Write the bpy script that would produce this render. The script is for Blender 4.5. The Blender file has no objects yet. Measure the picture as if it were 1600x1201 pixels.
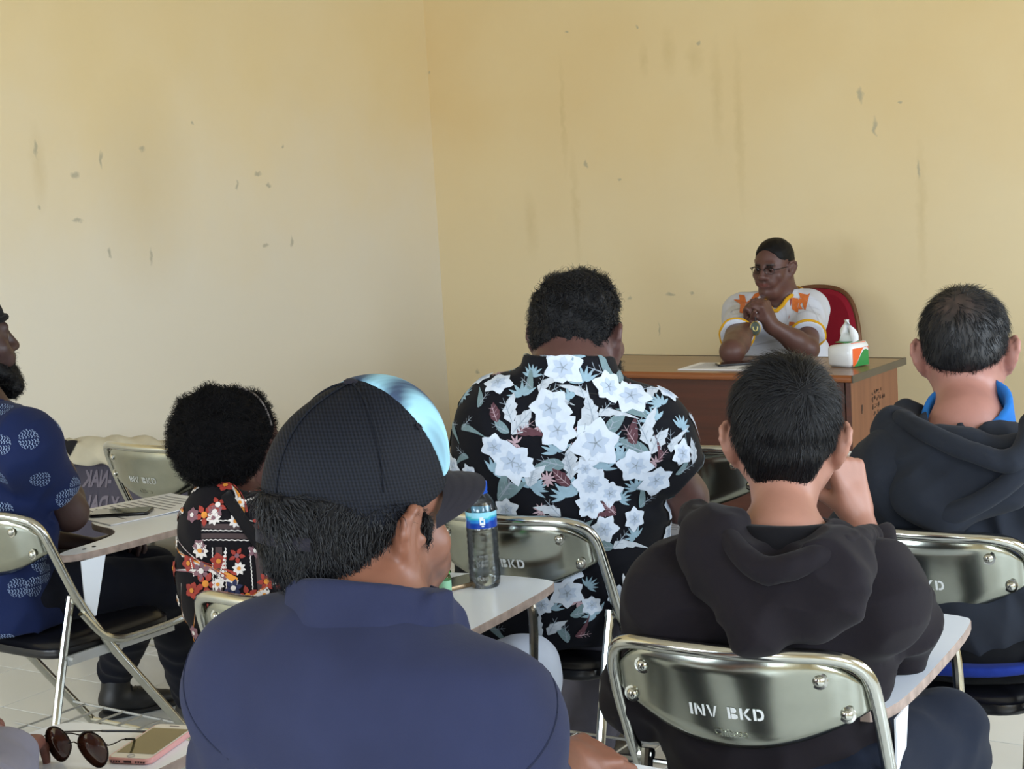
import bpy, math, random
import numpy as np
from mathutils import Vector, Matrix
from mathutils.bvhtree import BVHTree

random.seed(7)
C = bpy.context.scene.collection
scn = bpy.context.scene
PI = math.pi

# ------------------------------------------------------------------ camera
cr, cu, cf = [[0.831698, 0.552101, -0.058847], [-0.020175, 0.135968, 0.990508], [-0.554862, 0.822616, -0.124223]]
cam_d = bpy.data.cameras.new('camera')
cam = bpy.data.objects.new('camera', cam_d)
C.objects.link(cam)
cam_d.sensor_width = 36.0
cam_d.lens = 36.0 * 2600 / 1600
cam_d.clip_start = 0.05
cam.matrix_world = Matrix(((cr[0], cu[0], -cf[0], 0), (cr[1], cu[1], -cf[1], 0),
                           (cr[2], cu[2], -cf[2], 1.52), (0, 0, 0, 1)))
scn.camera = cam

# ------------------------------------------------------------------ world, daylight, exposure
w = bpy.data.worlds.new('world')
scn.world = w
w.use_nodes = True
wb = w.node_tree.nodes['Background']
wb.inputs[0].default_value = (0.80, 0.90, 1.0, 1)
wb.inputs[1].default_value = 1.0

def daylight(name, loc, size, rot, power, col):
    l = bpy.data.lights.new(name, 'AREA')
    l.shape = 'RECTANGLE'
    l.size, l.size_y = size
    l.energy = power
    l.color = col
    o = bpy.data.objects.new(name, l)
    C.objects.link(o)
    o.location = loc
    o.rotation_euler = rot
    return o

SKY = (0.75, 0.87, 1.0)
WR = 1.9       # right wall
WL = -5.31     # left wall
WBK = 7.25     # back wall (behind the speaker)
WRE = -2.6     # rear wall (behind the camera)
CEIL = 3.35
# daylight entering through the window openings of the right wall and the rear wall
for k, yy in enumerate((0.2, 2.9, 5.6)):
    daylight('window_daylight', (WR - 0.02, yy, 1.65), (1.5, 1.3), (0, PI / 2 - .5, 0), 92, SKY)
for k, xx in enumerate((-3.6, -0.9)):
    daylight('window_daylight', (xx, WRE + 0.02, 1.70), (1.9, 1.3), (PI / 2 - .5, 0, 0), 128, SKY)
scn.view_settings.view_transform = 'Standard'
scn.view_settings.look = 'None'
scn.view_settings.gamma = 1
scn.view_settings.use_curve_mapping = False
scn.view_settings.exposure = 0.16
scn.cycles.max_bounces = 14
scn.cycles.diffuse_bounces = 5
scn.cycles.glossy_bounces = 4
scn.cycles.transmission_bounces = 14
scn.cycles.use_denoising = True

# ------------------------------------------------------------------ helpers: tagging
def tag(o, label=None, cat=None, group=None, kind=None):
    if label: o['label'] = label
    if cat: o['category'] = cat
    if group: o['group'] = group
    if kind: o['kind'] = kind
    return o

def thing(name, label, cat, loc=(0, 0, 0), rz=0, group=None):
    o = bpy.data.objects.new(name, None)
    C.objects.link(o)
    o.empty_display_size = 0.1
    o.location = loc
    o.rotation_euler = (0, 0, rz)
    return tag(o, label, cat, group)

def copy_tree(o, parent=None):
    c = o.copy()
    C.objects.link(c)
    if parent:
        c.parent = parent
        c.matrix_parent_inverse = o.matrix_parent_inverse.copy()
    for ch in list(o.children):
        copy_tree(ch, c)
    return c

# ------------------------------------------------------------------ helpers: materials
def lin(r, g, b):
    def f(c):
        c /= 255.0
        return c / 12.92 if c <= 0.04045 else ((c + 0.055) / 1.055) ** 2.4
    return (f(r), f(g), f(b), 1)

def mat(name, rgb, rough=0.5, metal=0.0, var=0.0, vscale=8.0, bump=0.0, bscale=200.0, spec=0.5, sheen=0.0, dist=0.002, vcol=None, coat=0.0):
    m = bpy.data.materials.new(name)
    m.use_nodes = True
    nt = m.node_tree
    b = nt.nodes['Principled BSDF']
    col = lin(*rgb)
    b.inputs['Base Color'].default_value = col
    b.inputs['Roughness'].default_value = rough
    b.inputs['Metallic'].default_value = metal
    b.inputs['Specular IOR Level'].default_value = spec
    if sheen: b.inputs['Sheen Weight'].default_value = sheen
    if coat: b.inputs['Coat Weight'].default_value = coat
    tc = nt.nodes.new('ShaderNodeTexCoord')
    src = None
    if vcol:
        at = nt.nodes.new('ShaderNodeAttribute')
        at.attribute_name = vcol
        src = at.outputs['Color']
    if var or vcol:
        n = nt.nodes.new('ShaderNodeTexNoise')
        n.inputs['Scale'].default_value = vscale
        n.inputs['Detail'].default_value = 4
        nt.links.new(tc.outputs['Object'], n.inputs['Vector'])
        mr = nt.nodes.new('ShaderNodeMapRange')
        mr.inputs[1].default_value = 0.3
        mr.inputs[2].default_value = 0.7
        mr.inputs[3].default_value = 1 - var
        mr.inputs[4].default_value = 1 + var
        nt.links.new(n.outputs[0], mr.inputs[0])
        mx = nt.nodes.new('ShaderNodeMix')
        mx.data_type = 'RGBA'
        mx.blend_type = 'MULTIPLY'
        mx.inputs[0].default_value = 1
        if src: nt.links.new(src, mx.inputs[6])
        else: mx.inputs[6].default_value = col
        nt.links.new(mr.outputs[0], mx.inputs[7])
        nt.links.new(mx.outputs[2], b.inputs['Base Color'])
    if bump:
        n2 = nt.nodes.new('ShaderNodeTexNoise')
        n2.inputs['Scale'].default_value = bscale
        n2.inputs['Detail'].default_value = 3
        nt.links.new(tc.outputs['Object'], n2.inputs['Vector'])
        bp = nt.nodes.new('ShaderNodeBump')
        bp.inputs['Strength'].default_value = bump
        bp.inputs['Distance'].default_value = dist
        nt.links.new(n2.outputs[0], bp.inputs['Height'])
        nt.links.new(bp.outputs[0], b.inputs['Normal'])
    return m

def glass_mat(name, rgb, rough=0.02, ior=1.3, alpha=None):
    m = bpy.data.materials.new(name)
    m.use_nodes = True
    b = m.node_tree.nodes['Principled BSDF']
    b.inputs['Base Color'].default_value = lin(*rgb)
    b.inputs['Roughness'].default_value = rough
    b.inputs['Transmission Weight'].default_value = 1.0
    b.inputs['IOR'].default_value = ior
    return m

# ------------------------------------------------------------------ helpers: mesh building
def add_mesh(name, verts, faces, mats, parent=None, fm=None, smooth=True, col=None):
    """verts (n,3); faces: (m,4) array or list of tuples"""
    me = bpy.data.meshes.new(name)
    if isinstance(faces, np.ndarray):
        verts = np.asarray(verts, np.float32)
        nv, nf, k = len(verts), len(faces), faces.shape[1]
        me.vertices.add(nv)
        me.vertices.foreach_set('co', verts.ravel())
        me.loops.add(nf * k)
        me.loops.foreach_set('vertex_index', faces.astype(np.int32).ravel())
        me.polygons.add(nf)
        me.polygons.foreach_set('loop_start', np.arange(0, nf * k, k, dtype=np.int32))
        me.update(calc_edges=True)
    else:
        me.from_pydata([tuple(map(float, v)) for v in verts], [], faces)
        me.update()
    if not isinstance(mats, (list, tuple)): mats = [mats]
    for m in mats: me.materials.append(m)
    n = len(me.polygons)
    if fm is not None: me.polygons.foreach_set('material_index', np.asarray(fm, np.int32))
    me.polygons.foreach_set('use_smooth', np.full(n, bool(smooth)))
    if col is not None:
        a = me.color_attributes.new('Col', 'FLOAT_COLOR', 'POINT')
        c4 = np.ones((len(verts), 4), np.float32)
        c4[:, :3] = col
        a.data.foreach_set('color', c4.ravel())
    me.validate()
    o = bpy.data.objects.new(name, me)
    C.objects.link(o)
    if parent: o.parent = parent
    return o

class MB:
    """collects simple shapes into one mesh"""
    def __init__(s): s.v = []; s.f = []; s.m = []
    def add(s, v, f, mi=0):
        n = len(s.v)
        s.v += [tuple(map(float, p)) for p in v]
        s.f += [tuple(i + n for i in q) for q in f]
        s.m += [mi] * len(f)
        return s
    def box(s, c, h, R=None, mi=0, bev=0.0):
        c = np.array(c, float); h = np.array(h, float)
        if bev > 0:
            b = bev
            pts = []; fs = []
            for sx in (-1, 1):
                for sy in (-1, 1):
                    for sz in (-1, 1):
                        sg = np.array((sx, sy, sz))
                        for ax in range(3):
                            p = sg * (h - b); p[ax] = sg[ax] * h[ax]
                            pts.append(p)
            def ix(sx, sy, sz, ax): return ((sx * 2 + sy) * 2 + sz) * 3 + ax
            import itertools
            def orient(f):
                P3 = [pts[i] for i in f]
                cc = sum(P3) / len(P3)
                nn = np.cross(P3[1] - P3[0], P3[2] - P3[0])
                return f if np.dot(nn, cc) > 0 else f[::-1]
            for ax in range(3):
                o = [i for i in range(3) if i != ax]
                for sg in (0, 1):
                    f = []
                    for a, b2 in ((0, 0), (1, 0), (1, 1), (0, 1)):
                        k = [0, 0, 0]; k[ax] = sg; k[o[0]] = a; k[o[1]] = b2
                        f.append(ix(*k, ax))
                    fs.append(orient(tuple(f)))
                for a in (0, 1):
                    for b2 in (0, 1):
                        k0 = [0, 0, 0]; k0[o[0]] = a; k0[o[1]] = b2
                        k1 = list(k0); k1[ax] = 1
                        fs.append(orient((ix(*k0, o[0]), ix(*k1, o[0]), ix(*k1, o[1]), ix(*k0, o[1]))))
            for k in itertools.product((0, 1), repeat=3):
                fs.append(orient(tuple(ix(*k, a) for a in range(3))))
            P = np.array(pts)
        else:
            P = np.array([(x, y, z) for x in (-1, 1) for y in (-1, 1) for z in (-1, 1)]) * h
            fs = [(0, 1, 3, 2), (4, 6, 7, 5), (0, 4, 5, 1), (2, 3, 7, 6), (0, 2, 6, 4), (1, 5, 7, 3)]
        if R is not None: P = P @ np.array(R).T
        return s.add(P + c, fs, mi)
    def tube(s, pts, r, n=10, mi=0, closed=False, caps=True):
        pts = np.array(pts, float); m = len(pts)
        rr = np.full(m, r) if np.isscalar(r) else np.array(r)
        T = np.gradient(pts, axis=0)
        if closed: T = np.roll(pts, -1, 0) - np.roll(pts, 1, 0)
        T /= np.linalg.norm(T, axis=1)[:, None] + 1e-12
        up = np.array((0, 0, 1.)) if abs(T[0][2]) < 0.9 else np.array((1., 0, 0))
        N = np.cross(T[0], up); N /= np.linalg.norm(N)
        V = []
        for i in range(m):
            N = N - T[i] * np.dot(N, T[i]); N /= np.linalg.norm(N) + 1e-12
            B = np.cross(T[i], N)
            for k in range(n):
                a = 2 * PI * k / n
                V.append(pts[i] + rr[i] * (math.cos(a) * N + math.sin(a) * B))
        F = []
        for i in range(m if closed else m - 1):
            j = (i + 1) % m
            for k in range(n):
                k2 = (k + 1) % n
                F.append((i * n + k, i * n + k2, j * n + k2, j * n + k))
        if caps and not closed:
            F.append(tuple(range(n))[::-1]); F.append(tuple((m - 1) * n + k for k in range(n)))
        return s.add(V, F, mi)
    def lathe(s, prof, c=(0, 0, 0), n=24, mi=0, R=None, sx=1, sy=1):
        V = []; F = []
        for r, z in prof:
            for k in range(n):
                a = 2 * PI * k / n
                V.append((r * math.cos(a) * sx, r * math.sin(a) * sy, z))
        for i in range(len(prof) - 1):
            for k in range(n):
                k2 = (k + 1) % n
                F.append((i * n + k, i * n + k2, (i + 1) * n + k2, (i + 1) * n + k))
        if prof[0][0] > 1e-6: F.append(tuple(range(n))[::-1])
        if prof[-1][0] > 1e-6: F.append(tuple((len(prof) - 1) * n + k for k in range(n)))
        V = np.array(V)
        if R is not None: V = V @ np.array(R).T
        return s.add(V + np.array(c), F, mi)
    def prism(s, poly, z0, z1, mi=0, bev=0.0, M=None):
        """extrude a polygon (ccw) from z0 to z1, optional edge bevel"""
        poly = [np.array(p, float) for p in poly]; n = len(poly)
        cx = sum(poly) / n
        rings = [(z0, 0), (z1, 0)] if not bev else [(z0, bev), (z0 + bev, 0), (z1 - bev, 0), (z1, bev)]
        V = []
        for z, b in rings:
            for i, p in enumerate(poly):
                d = cx - p; L = np.linalg.norm(d) + 1e-9
                q = p + d / L * b
                V.append((q[0], q[1], z))
        F = []
        for i in range(len(rings) - 1):
            for k in range(n):
                k2 = (k + 1) % n
                F.append((i * n + k, i * n + k2, (i + 1) * n + k2, (i + 1) * n + k))
        F.append(tuple(range(n))[::-1]); F.append(tuple((len(rings) - 1) * n + k for k in range(n)))
        V = np.array(V)
        if M is not None: V = np.array([M(*v) for v in V])
        return s.add(V, F, mi)
    def build(s, name, mats, parent=None, smooth=True, sharp=0.6):
        o = add_mesh(name, s.v, s.f, mats, parent, s.m, smooth)
        if smooth:
            try: o.data.set_sharp_from_angle(angle=sharp)
            except Exception: pass
        return o

def smooth_path(pts, it=3, closed=False):
    p = [np.array(q, float) for q in pts]
    for _ in range(it):
        n = []
        if closed:
            for i in range(len(p)):
                a, b = p[i], p[(i + 1) % len(p)]
                n += [a * .75 + b * .25, a * .25 + b * .75]
        else:
            n = [p[0]]
            for a, b in zip(p[:-1], p[1:]): n += [a * .75 + b * .25, a * .25 + b * .75]
            n.append(p[-1])
        p = n
    return p

def text_mesh(txt, size, bold=0.0, extrude=0.0):
    cu_ = bpy.data.curves.new('t', 'FONT')
    cu_.body = txt; cu_.size = size; cu_.offset = bold; cu_.extrude = extrude
    cu_.align_x = 'CENTER'; cu_.align_y = 'CENTER'; cu_.resolution_u = 3
    o = bpy.data.objects.new('t', cu_)
    C.objects.link(o)
    dg = bpy.context.evaluated_depsgraph_get()
    me = bpy.data.meshes.new_from_object(o.evaluated_get(dg))
    v = [tuple(q.co) for q in me.vertices]; f = [tuple(p.vertices) for p in me.polygons]
    bpy.data.objects.remove(o); bpy.data.meshes.remove(me); bpy.data.curves.remove(cu_)
    return v, f

# ------------------------------------------------------------------ helpers: smooth bodies from distance fields
def V3(p): return np.array(p, np.float32)
def unit(v):
    v = np.asarray(v, float); return v / (np.linalg.norm(v) + 1e-12)

class Prim:
    __slots__ = ('fn', 'k', 'op', 'lo', 'hi')
    def __init__(s, fn, k, op, lo, hi): s.fn, s.k, s.op, s.lo, s.hi = fn, k, op, np.array(lo, float), np.array(hi, float)

def cap(a, b, ra, rb=None, k=.012, op='u', lat=None, q=1.0):
    """tapered capsule; lat + q flatten it: depth = q * lateral radius"""
    a = V3(a); b = V3(b); rb = ra if rb is None else rb
    ab = b - a; L2 = float(ab @ ab) + 1e-9
    if lat is None:
        def fn(P):
            p = P - a
            h = np.clip(p @ ab / L2, 0, 1)
            d = p - h[:, None] * ab
            return np.sqrt(np.einsum('ij,ij->i', d, d)) - (ra + (rb - ra) * h)
    else:
        lt = unit(lat)
        ax = unit(ab); dp = unit(np.cross(ax, lt)).astype(np.float32)
        def fn(P):
            p = P - a
            h = np.clip(p @ ab / L2, 0, 1)
            d = p - h[:, None] * ab
            u = d @ dp
            l2 = np.einsum('ij,ij->i', d, d)
            l = np.sqrt(np.maximum(l2 + u * u * (1 / q ** 2 - 1), 1e-12))
            g = np.sqrt(np.maximum(l2 + u * u * (1 / q ** 4 - 1), 1e-12)) / l
            return (l - (ra + (rb - ra) * h)) / np.maximum(g, 1.0 if q <= 1 else .3)
    r = max(ra, rb) * max(1, q)
    return Prim(fn, k, op, np.minimum(a, b) - r, np.maximum(a, b) + r)

def ell(c, r, R=None, k=.012, op='u'):
    c = V3(c); r = V3(r)
    A = np.eye(3, dtype=np.float32) if R is None else np.array(R, np.float32)   # rows = axes
    def fn(P):
        p = (P - c) @ A.T
        k0 = np.sqrt(np.einsum('ij,ij->i', p / r, p / r)) + 1e-6
        k1 = np.sqrt(np.einsum('ij,ij->i', p / (r * r), p / (r * r))) + 1e-6
        return k0 * (k0 - 1) / k1
    m = float(r.max())
    return Prim(fn, k, op, c - m, c + m)

def rbox(c, h, rad=.01, R=None, k=.01, op='u'):
    c = V3(c); h = V3(h) - rad
    A = np.eye(3, dtype=np.float32) if R is None else np.array(R, np.float32)
    def fn(P):
        q = np.abs((P - c) @ A.T) - h
        return np.sqrt((np.maximum(q, 0) ** 2).sum(1)) + np.minimum(q.max(1), 0) - rad
    m = float(np.linalg.norm(h + rad))
    return Prim(fn, k, op, c - m, c + m)

def halfcut(p, n, k=.004):
    """keep the side where (x-p).n < 0"""
    p = V3(p); n = unit(n).astype(np.float32)
    return Prim(lambda P: (P - p) @ n, k, 'i', (1e9,) * 3, (-1e9,) * 3)

def cyl(a, b, r, k=.004, op='s'):
    """flat-ended cylinder"""
    a = V3(a); b = V3(b); L = float(np.linalg.norm(b - a)); ax = (b - a) / L
    def fn(P):
        p = P - a; h = p @ ax
        rr = np.sqrt(np.maximum(np.einsum('ij,ij->i', p, p) - h * h, 0))
        return np.maximum(rr - r, np.abs(h - L / 2) - L / 2)
    return Prim(fn, k, op, np.minimum(a, b) - r, np.maximum(a, b) + r)

def curve_caps(pts, r, k=.008, op='u'):
    rr = [r] * len(pts) if np.isscalar(r) else r
    return [cap(pts[i], pts[i + 1], rr[i], rr[i + 1], k, op) for i in range(len(pts) - 1)]

def combine(D, d, p):
    if p.op == 'u':
        h = np.maximum(p.k - np.abs(D - d), 0) / p.k
        return np.minimum(D, d) - h * h * p.k * .25
    if p.op == 's': d = -d
    h = np.maximum(p.k - np.abs(D - d), 0) / p.k
    return np.maximum(D, d) + h * h * p.k * .25

def field_mesh(prims, cell, disp=None, dmax=0.0, relax=1, main=True):
    B = 8
    lo = np.min([p.lo for p in prims if p.op == 'u'], 0) - 3 * cell - dmax
    hi = np.max([p.hi for p in prims if p.op == 'u'], 0) + 3 * cell + dmax
    bs = cell * B
    nb = np.ceil((hi - lo) / bs).astype(int)
    G = np.stack(np.meshgrid(*[np.arange(n) for n in nb], indexing='ij'), -1).reshape(-1, 3)
    ctr = (lo + (G + .5) * bs).astype(np.float32)
    rad = bs * .87
    D = np.full(len(ctr), 9.0, np.float32); dc = []
    for p in prims:
        d = p.fn(ctr).astype(np.float32); dc.append(d)
        D = combine(D, d, p)
    act = np.abs(D) < rad * 1.75 + dmax + .004
    G = G[act]; na = len(G)
    loc = np.stack(np.meshgrid(*[np.arange(B + 1)] * 3, indexing='ij'), -1).reshape(-1, 3)
    pts = (lo + (G[:, None, :] * B + loc[None]) * cell).astype(np.float32)      # na,729,3
    F = np.full((na, (B + 1) ** 3), .5, np.float32)
    for p, d in zip(prims, dc):
        d = d[act]
        m = (d - rad * 2.4 < p.k * 2 + dmax) if p.op != 'i' else (d + rad * 1.5 > -p.k - dmax)
        if not m.any(): continue
        v = p.fn(pts[m].reshape(-1, 3)).reshape(-1, (B + 1) ** 3).astype(np.float32)
        F[m] = combine(F[m], v, p)
    if disp is not None:
        F = F - disp(pts.reshape(-1, 3)).reshape(F.shape)
    F = F.reshape(na, B + 1, B + 1, B + 1)
    S = F < 0
    cs = [(i, j, k) for i in (0, 1) for j in (0, 1) for k in (0, 1)]
    cnt = np.zeros((na, B, B, B), np.int8)
    for i, j, k in cs: cnt += S[:, i:i + B, j:j + B, k:k + B]
    b, i, j, k = np.nonzero((cnt > 0) & (cnt < 8))
    val = [F[b, i + a, j + c, k + e] for a, c, e in cs]
    pos = np.zeros((len(b), 3)); num = np.zeros(len(b))
    for u in range(8):
        for v in range(u + 1, 8):
            df = np.array(cs[v]) - np.array(cs[u])
            if np.abs(df).sum() != 1: continue
            cr_ = (val[u] < 0) != (val[v] < 0)
            t = np.where(cr_, val[u] / np.where(cr_, val[u] - val[v], 1), 0)
            pos += cr_[:, None] * (np.array(cs[u]) + t[:, None] * df)
            num += cr_
    pos /= num[:, None]
    gc = G[b] * B + np.stack((i, j, k), 1)
    dim = (nb * B + 2).astype(np.int64)
    cid = (gc[:, 0].astype(np.int64) * dim[1] + gc[:, 1]) * dim[2] + gc[:, 2]
    o = np.argsort(cid); cid = cid[o]; verts = (lo + (gc + pos) * cell)[o]
    quads = []
    for ax in range(3):
        sl0 = [slice(None)] + [slice(0, B)] * 3; sl1 = list(sl0); sl1[ax + 1] = slice(1, B + 1)
        s0 = S[tuple(sl0)]; s1 = S[tuple(sl1)]
        bb, ii, jj, kk = np.nonzero(s0 != s1)
        g = G[bb] * B + np.stack((ii, jj, kk), 1)
        a1, a2 = (ax + 1) % 3, (ax + 2) % 3
        q = []
        for d1, d2 in ((-1, -1), (0, -1), (0, 0), (-1, 0)):
            gg = g.copy(); gg[:, a1] += d1; gg[:, a2] += d2
            idd = (gg[:, 0].astype(np.int64) * dim[1] + gg[:, 1]) * dim[2] + gg[:, 2]
            ix = np.clip(np.searchsorted(cid, idd), 0, len(cid) - 1)
            q.append(np.where(cid[ix] == idd, ix, -1))
        q = np.stack(q, 1)
        fl = ~s0[bb, ii, jj, kk]
        q[fl] = q[fl][:, ::-1]
        quads.append(q[(q >= 0).all(1)])
    Q = np.concatenate(quads)
    # keep the one main surface, drop stray crumbs and inner bubbles
    lab = np.arange(len(verts))
    E_ = np.concatenate((Q[:, :2], Q[:, 1:3], Q[:, 2:4]))
    while True:
        m = np.minimum(lab[E_[:, 0]], lab[E_[:, 1]]); l0 = lab.copy()
        np.minimum.at(lab, E_[:, 0], m); np.minimum.at(lab, E_[:, 1], m)
        np.minimum.at(lab, l0[E_[:, 0]], m); np.minimum.at(lab, l0[E_[:, 1]], m)
        lab = lab[lab]; lab = lab[lab]
        if (lab == l0).all(): break
    if main:
        big = np.bincount(lab).argmax(); kv = lab == big
        Q = Q[kv[Q[:, 0]]]; new = np.cumsum(kv) - 1; verts = verts[kv]; Q = new[Q]
    for _ in range(relax):
        acc = np.zeros_like(verts); n = np.zeros(len(verts))
        for u in range(4):
            np.add.at(acc, Q[:, u], verts[Q[:, (u + 1) % 4]] + verts[Q[:, (u + 3) % 4]])
            np.add.at(n, Q[:, u], 2)
        verts = np.where(n[:, None] > 0, verts * .5 + .5 * acc / np.maximum(n, 1)[:, None], verts)
    return verts, Q

def wrinkles(amp, freq, seed, n=5, aniso=(1, 1, 1)):
    """soft cloth folds: warped waves, sharpened into ridges"""
    rg = np.random.RandomState(seed); freq = freq * 2.8
    K = rg.normal(size=(n, 3)); K /= np.linalg.norm(K, axis=1)[:, None]
    K = (K * np.array(aniso) * freq * rg.uniform(.6, 1.5, (n, 1))).astype(np.float32)
    ph = rg.uniform(0, 6.28, n).astype(np.float32)
    W = (rg.normal(size=(3, 3)) * freq * .45).astype(np.float32)
    def f(P):
        P = P + .35 / freq * np.sin(P @ W + 1.3)
        s = 0
        for k, p in zip(K, ph): s = s + np.sin(P @ k + p)
        s = s / (n ** .5)
        return amp * (1 - np.abs(s)) * .9
    return f

def noise3(freq, seed, n=8):
    rg = np.random.RandomState(seed)
    K = (rg.normal(size=(n, 3)) * freq).astype(np.float32); ph = rg.uniform(0, 6.28, n).astype(np.float32)
    def f(P):
        return sum(np.sin(P @ k + p) for k, p in zip(K, ph)) / n ** .5
    return f

# ================================================================== THE ROOM
def wall_material(name, marks, streaks, ax, base, pale, lower_tone, amount):
    """cream wall paint with blotches, scuffs and run-down streaks; ax = index of the horizontal axis"""
    m = mat(name, base, rough=0.62, bump=0.25, bscale=14, dist=0.004)
    nt = m.node_tree; L = nt.links; N = nt.nodes
    b = N['Principled BSDF']
    tc = N.new('ShaderNodeTexCoord')
    nz = N.new('ShaderNodeTexNoise'); nz.inputs['Scale'].default_value = 0.9; nz.inputs['Detail'].default_value = 5
    L.new(tc.outputs['Object'], nz.inputs['Vector'])
    mr = N.new('ShaderNodeMapRange'); mr.inputs[1].default_value = .38; mr.inputs[2].default_value = .66
    L.new(nz.outputs[0], mr.inputs[0])
    mx = N.new('ShaderNodeMix'); mx.data_type = 'RGBA'
    mx.inputs[6].default_value = lin(*base); mx.inputs[7].default_value = lin(*pale)
    L.new(mr.outputs[0], mx.inputs[0])
    cur = mx.outputs[2]
    # the paint gets paler and less yellow towards the floor, along a ragged edge
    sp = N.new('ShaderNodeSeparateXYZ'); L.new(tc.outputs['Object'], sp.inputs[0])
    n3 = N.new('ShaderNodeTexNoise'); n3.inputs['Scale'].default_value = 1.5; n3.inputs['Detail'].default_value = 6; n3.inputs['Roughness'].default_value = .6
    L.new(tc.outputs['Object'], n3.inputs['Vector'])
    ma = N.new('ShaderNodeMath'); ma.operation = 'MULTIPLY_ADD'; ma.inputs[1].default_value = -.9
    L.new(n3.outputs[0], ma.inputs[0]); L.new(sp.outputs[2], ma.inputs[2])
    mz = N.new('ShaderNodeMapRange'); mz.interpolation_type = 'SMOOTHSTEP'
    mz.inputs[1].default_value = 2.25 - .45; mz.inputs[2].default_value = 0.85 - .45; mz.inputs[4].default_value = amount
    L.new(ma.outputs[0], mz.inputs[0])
    mf = N.new('ShaderNodeMix'); mf.data_type = 'RGBA'; L.new(mz.outputs[0], mf.inputs[0]); L.new(cur, mf.inputs[6]); mf.inputs[7].default_value = lin(*lower_tone)
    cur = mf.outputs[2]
    # warped coordinates for ragged edges
    n2 = N.new('ShaderNodeTexNoise'); n2.inputs['Scale'].default_value = 22; n2.inputs['Detail'].default_value = 3
    L.new(tc.outputs['Object'], n2.inputs['Vector'])
    ad = N.new('ShaderNodeVectorMath'); ad.operation = 'MULTIPLY_ADD'
    ad.inputs[1].default_value = (.05, .05, .05)
    L.new(n2.outputs['Color'], ad.inputs[0]); L.new(tc.outputs['Object'], ad.inputs[2])
    def blobs(lst, col, soft, cur, pre=1.0):
        prev = None
        for (p, su, sv) in lst:
            s = N.new('ShaderNodeVectorMath'); s.operation = 'SUBTRACT'
            L.new(ad.outputs[0], s.inputs[0]); s.inputs[1].default_value = tuple(c + .025 for c in p)
            k = N.new('ShaderNodeVectorMath'); k.operation = 'MULTIPLY'
            sc = [0, 0, 1 / sv]; sc[ax] = 1 / su
            L.new(s.outputs[0], k.inputs[0]); k.inputs[1].default_value = sc
            l = N.new('ShaderNodeVectorMath'); l.operation = 'LENGTH'
            L.new(k.outputs[0], l.inputs[0])
            r = N.new('ShaderNodeMapRange'); r.inputs[1].default_value = 1.0; r.inputs[2].default_value = 1 - soft
            r.inputs[4].default_value = pre
            L.new(l.outputs['Value'], r.inputs[0])
            o = r.outputs[0]
            if prev:
                a = N.new('ShaderNodeMath'); a.operation = 'MAXIMUM'
                L.new(prev, a.inputs[0]); L.new(o, a.inputs[1]); o = a.outputs[0]
            prev = o
        x = N.new('ShaderNodeMix'); x.data_type = 'RGBA'
        L.new(prev, x.inputs[0]); L.new(cur, x.inputs[6]); x.inputs[7].default_value = lin(*col)
        return x.outputs[2]
    cur = blobs(streaks, (176, 150, 92), 1.0, cur, .24)
    cur = blobs(marks, (150, 146, 128), .6, cur, .62)
    L.new(cur, b.inputs['Base Color'])
    return m

left_marks = [((-5.310,4.561,1.740), .012, .05), ((-5.310,4.758,1.629), .03, .022), ((-5.310,4.905,1.691), .012, .045), ((-5.310,5.142,1.726), .018, .02),
              ((-5.310,5.862,1.600), .03, .012), ((-5.310,5.931,1.544), .02, .012), ((-5.310,5.713,1.549), .012, .03), ((-5.310,5.141,1.267), .012, .04),
              ((-5.310,4.749,1.441), .03, .01), ((-5.310,5.877,1.265), .03, .012), ((-5.310,6.046,1.721), .015, .012), ((-5.310,6.060,1.277), .015, .03),
              ((-5.310,4.556,1.510), .012, .012), ((-5.310,4.908,1.298), .01, .03), ((-5.310,5.457,1.842), .01, .01), ((-5.310,6.342,0.365), .02, .02), ((-5.310,5.349,0.563), .012, .04)]
left_streaks = [((-5.310,5.135,1.571), .35, .55), ((-5.310,4.568,1.669), .05, .2)]
back_marks = [((-2.894,7.250,1.790), .016, .045), ((-2.832,7.250,1.637), .014, .05), ((-2.635,7.250,1.443), .01, .05), ((-3.915,7.250,0.893), .028, .012),
              ((-3.801,7.250,0.901), .018, .008), ((-4.435,7.250,2.220), .014, .008), ((-4.032,7.250,2.206), .01, .01), ((-3.706,7.250,2.096), .014, .01),
              ((-4.172,7.250,1.474), .016, .008), ((-4.144,7.250,0.883), .016, .01), ((-5.113,7.250,0.492), .014, .014), ((-2.709,7.250,1.742), .014, .01),
              ((-5.303,7.250,2.093), .01, .01), ((-4.365,7.250,1.551), .01, .02), ((-3.989,7.250,0.718), .008, .04)]
back_streaks = [((-3.863,7.250,2.071), .05, .14), ((-3.727,7.250,2.028), .06, .10), ((-3.617,7.250,1.839), .04, .3), ((-3.506,7.250,1.680), .03, .5), ((-4.006,7.250,2.038), .03, .1),
                ((-4.481,7.250,1.807), .02, .35), ((-4.711,7.250,1.266), .05, .2), ((-2.625,7.250,1.254), .03, .4), ((-4.436,7.250,1.322), .03, .35)]
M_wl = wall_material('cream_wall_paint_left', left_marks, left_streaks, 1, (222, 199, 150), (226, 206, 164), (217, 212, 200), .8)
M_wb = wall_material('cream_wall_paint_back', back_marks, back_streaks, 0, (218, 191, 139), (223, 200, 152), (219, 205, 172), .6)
M_plain = mat('cream_wall_paint', (222, 202, 160), .6, var=.04, vscale=2)
M_ceil = mat('beige_ceiling_boards', (178, 168, 150), .7, var=.03, vscale=3)
M_tile = mat('white_glazed_tile', (214, 216, 214), .14, var=.05, vscale=1.6, spec=.5)
M_grout = mat('grey_tile_grout', (120, 118, 112), .85, var=.15, vscale=20)
M_winframe = mat('brown_painted_window_wood', (96, 62, 40), .45, var=.15, vscale=12)

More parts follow.
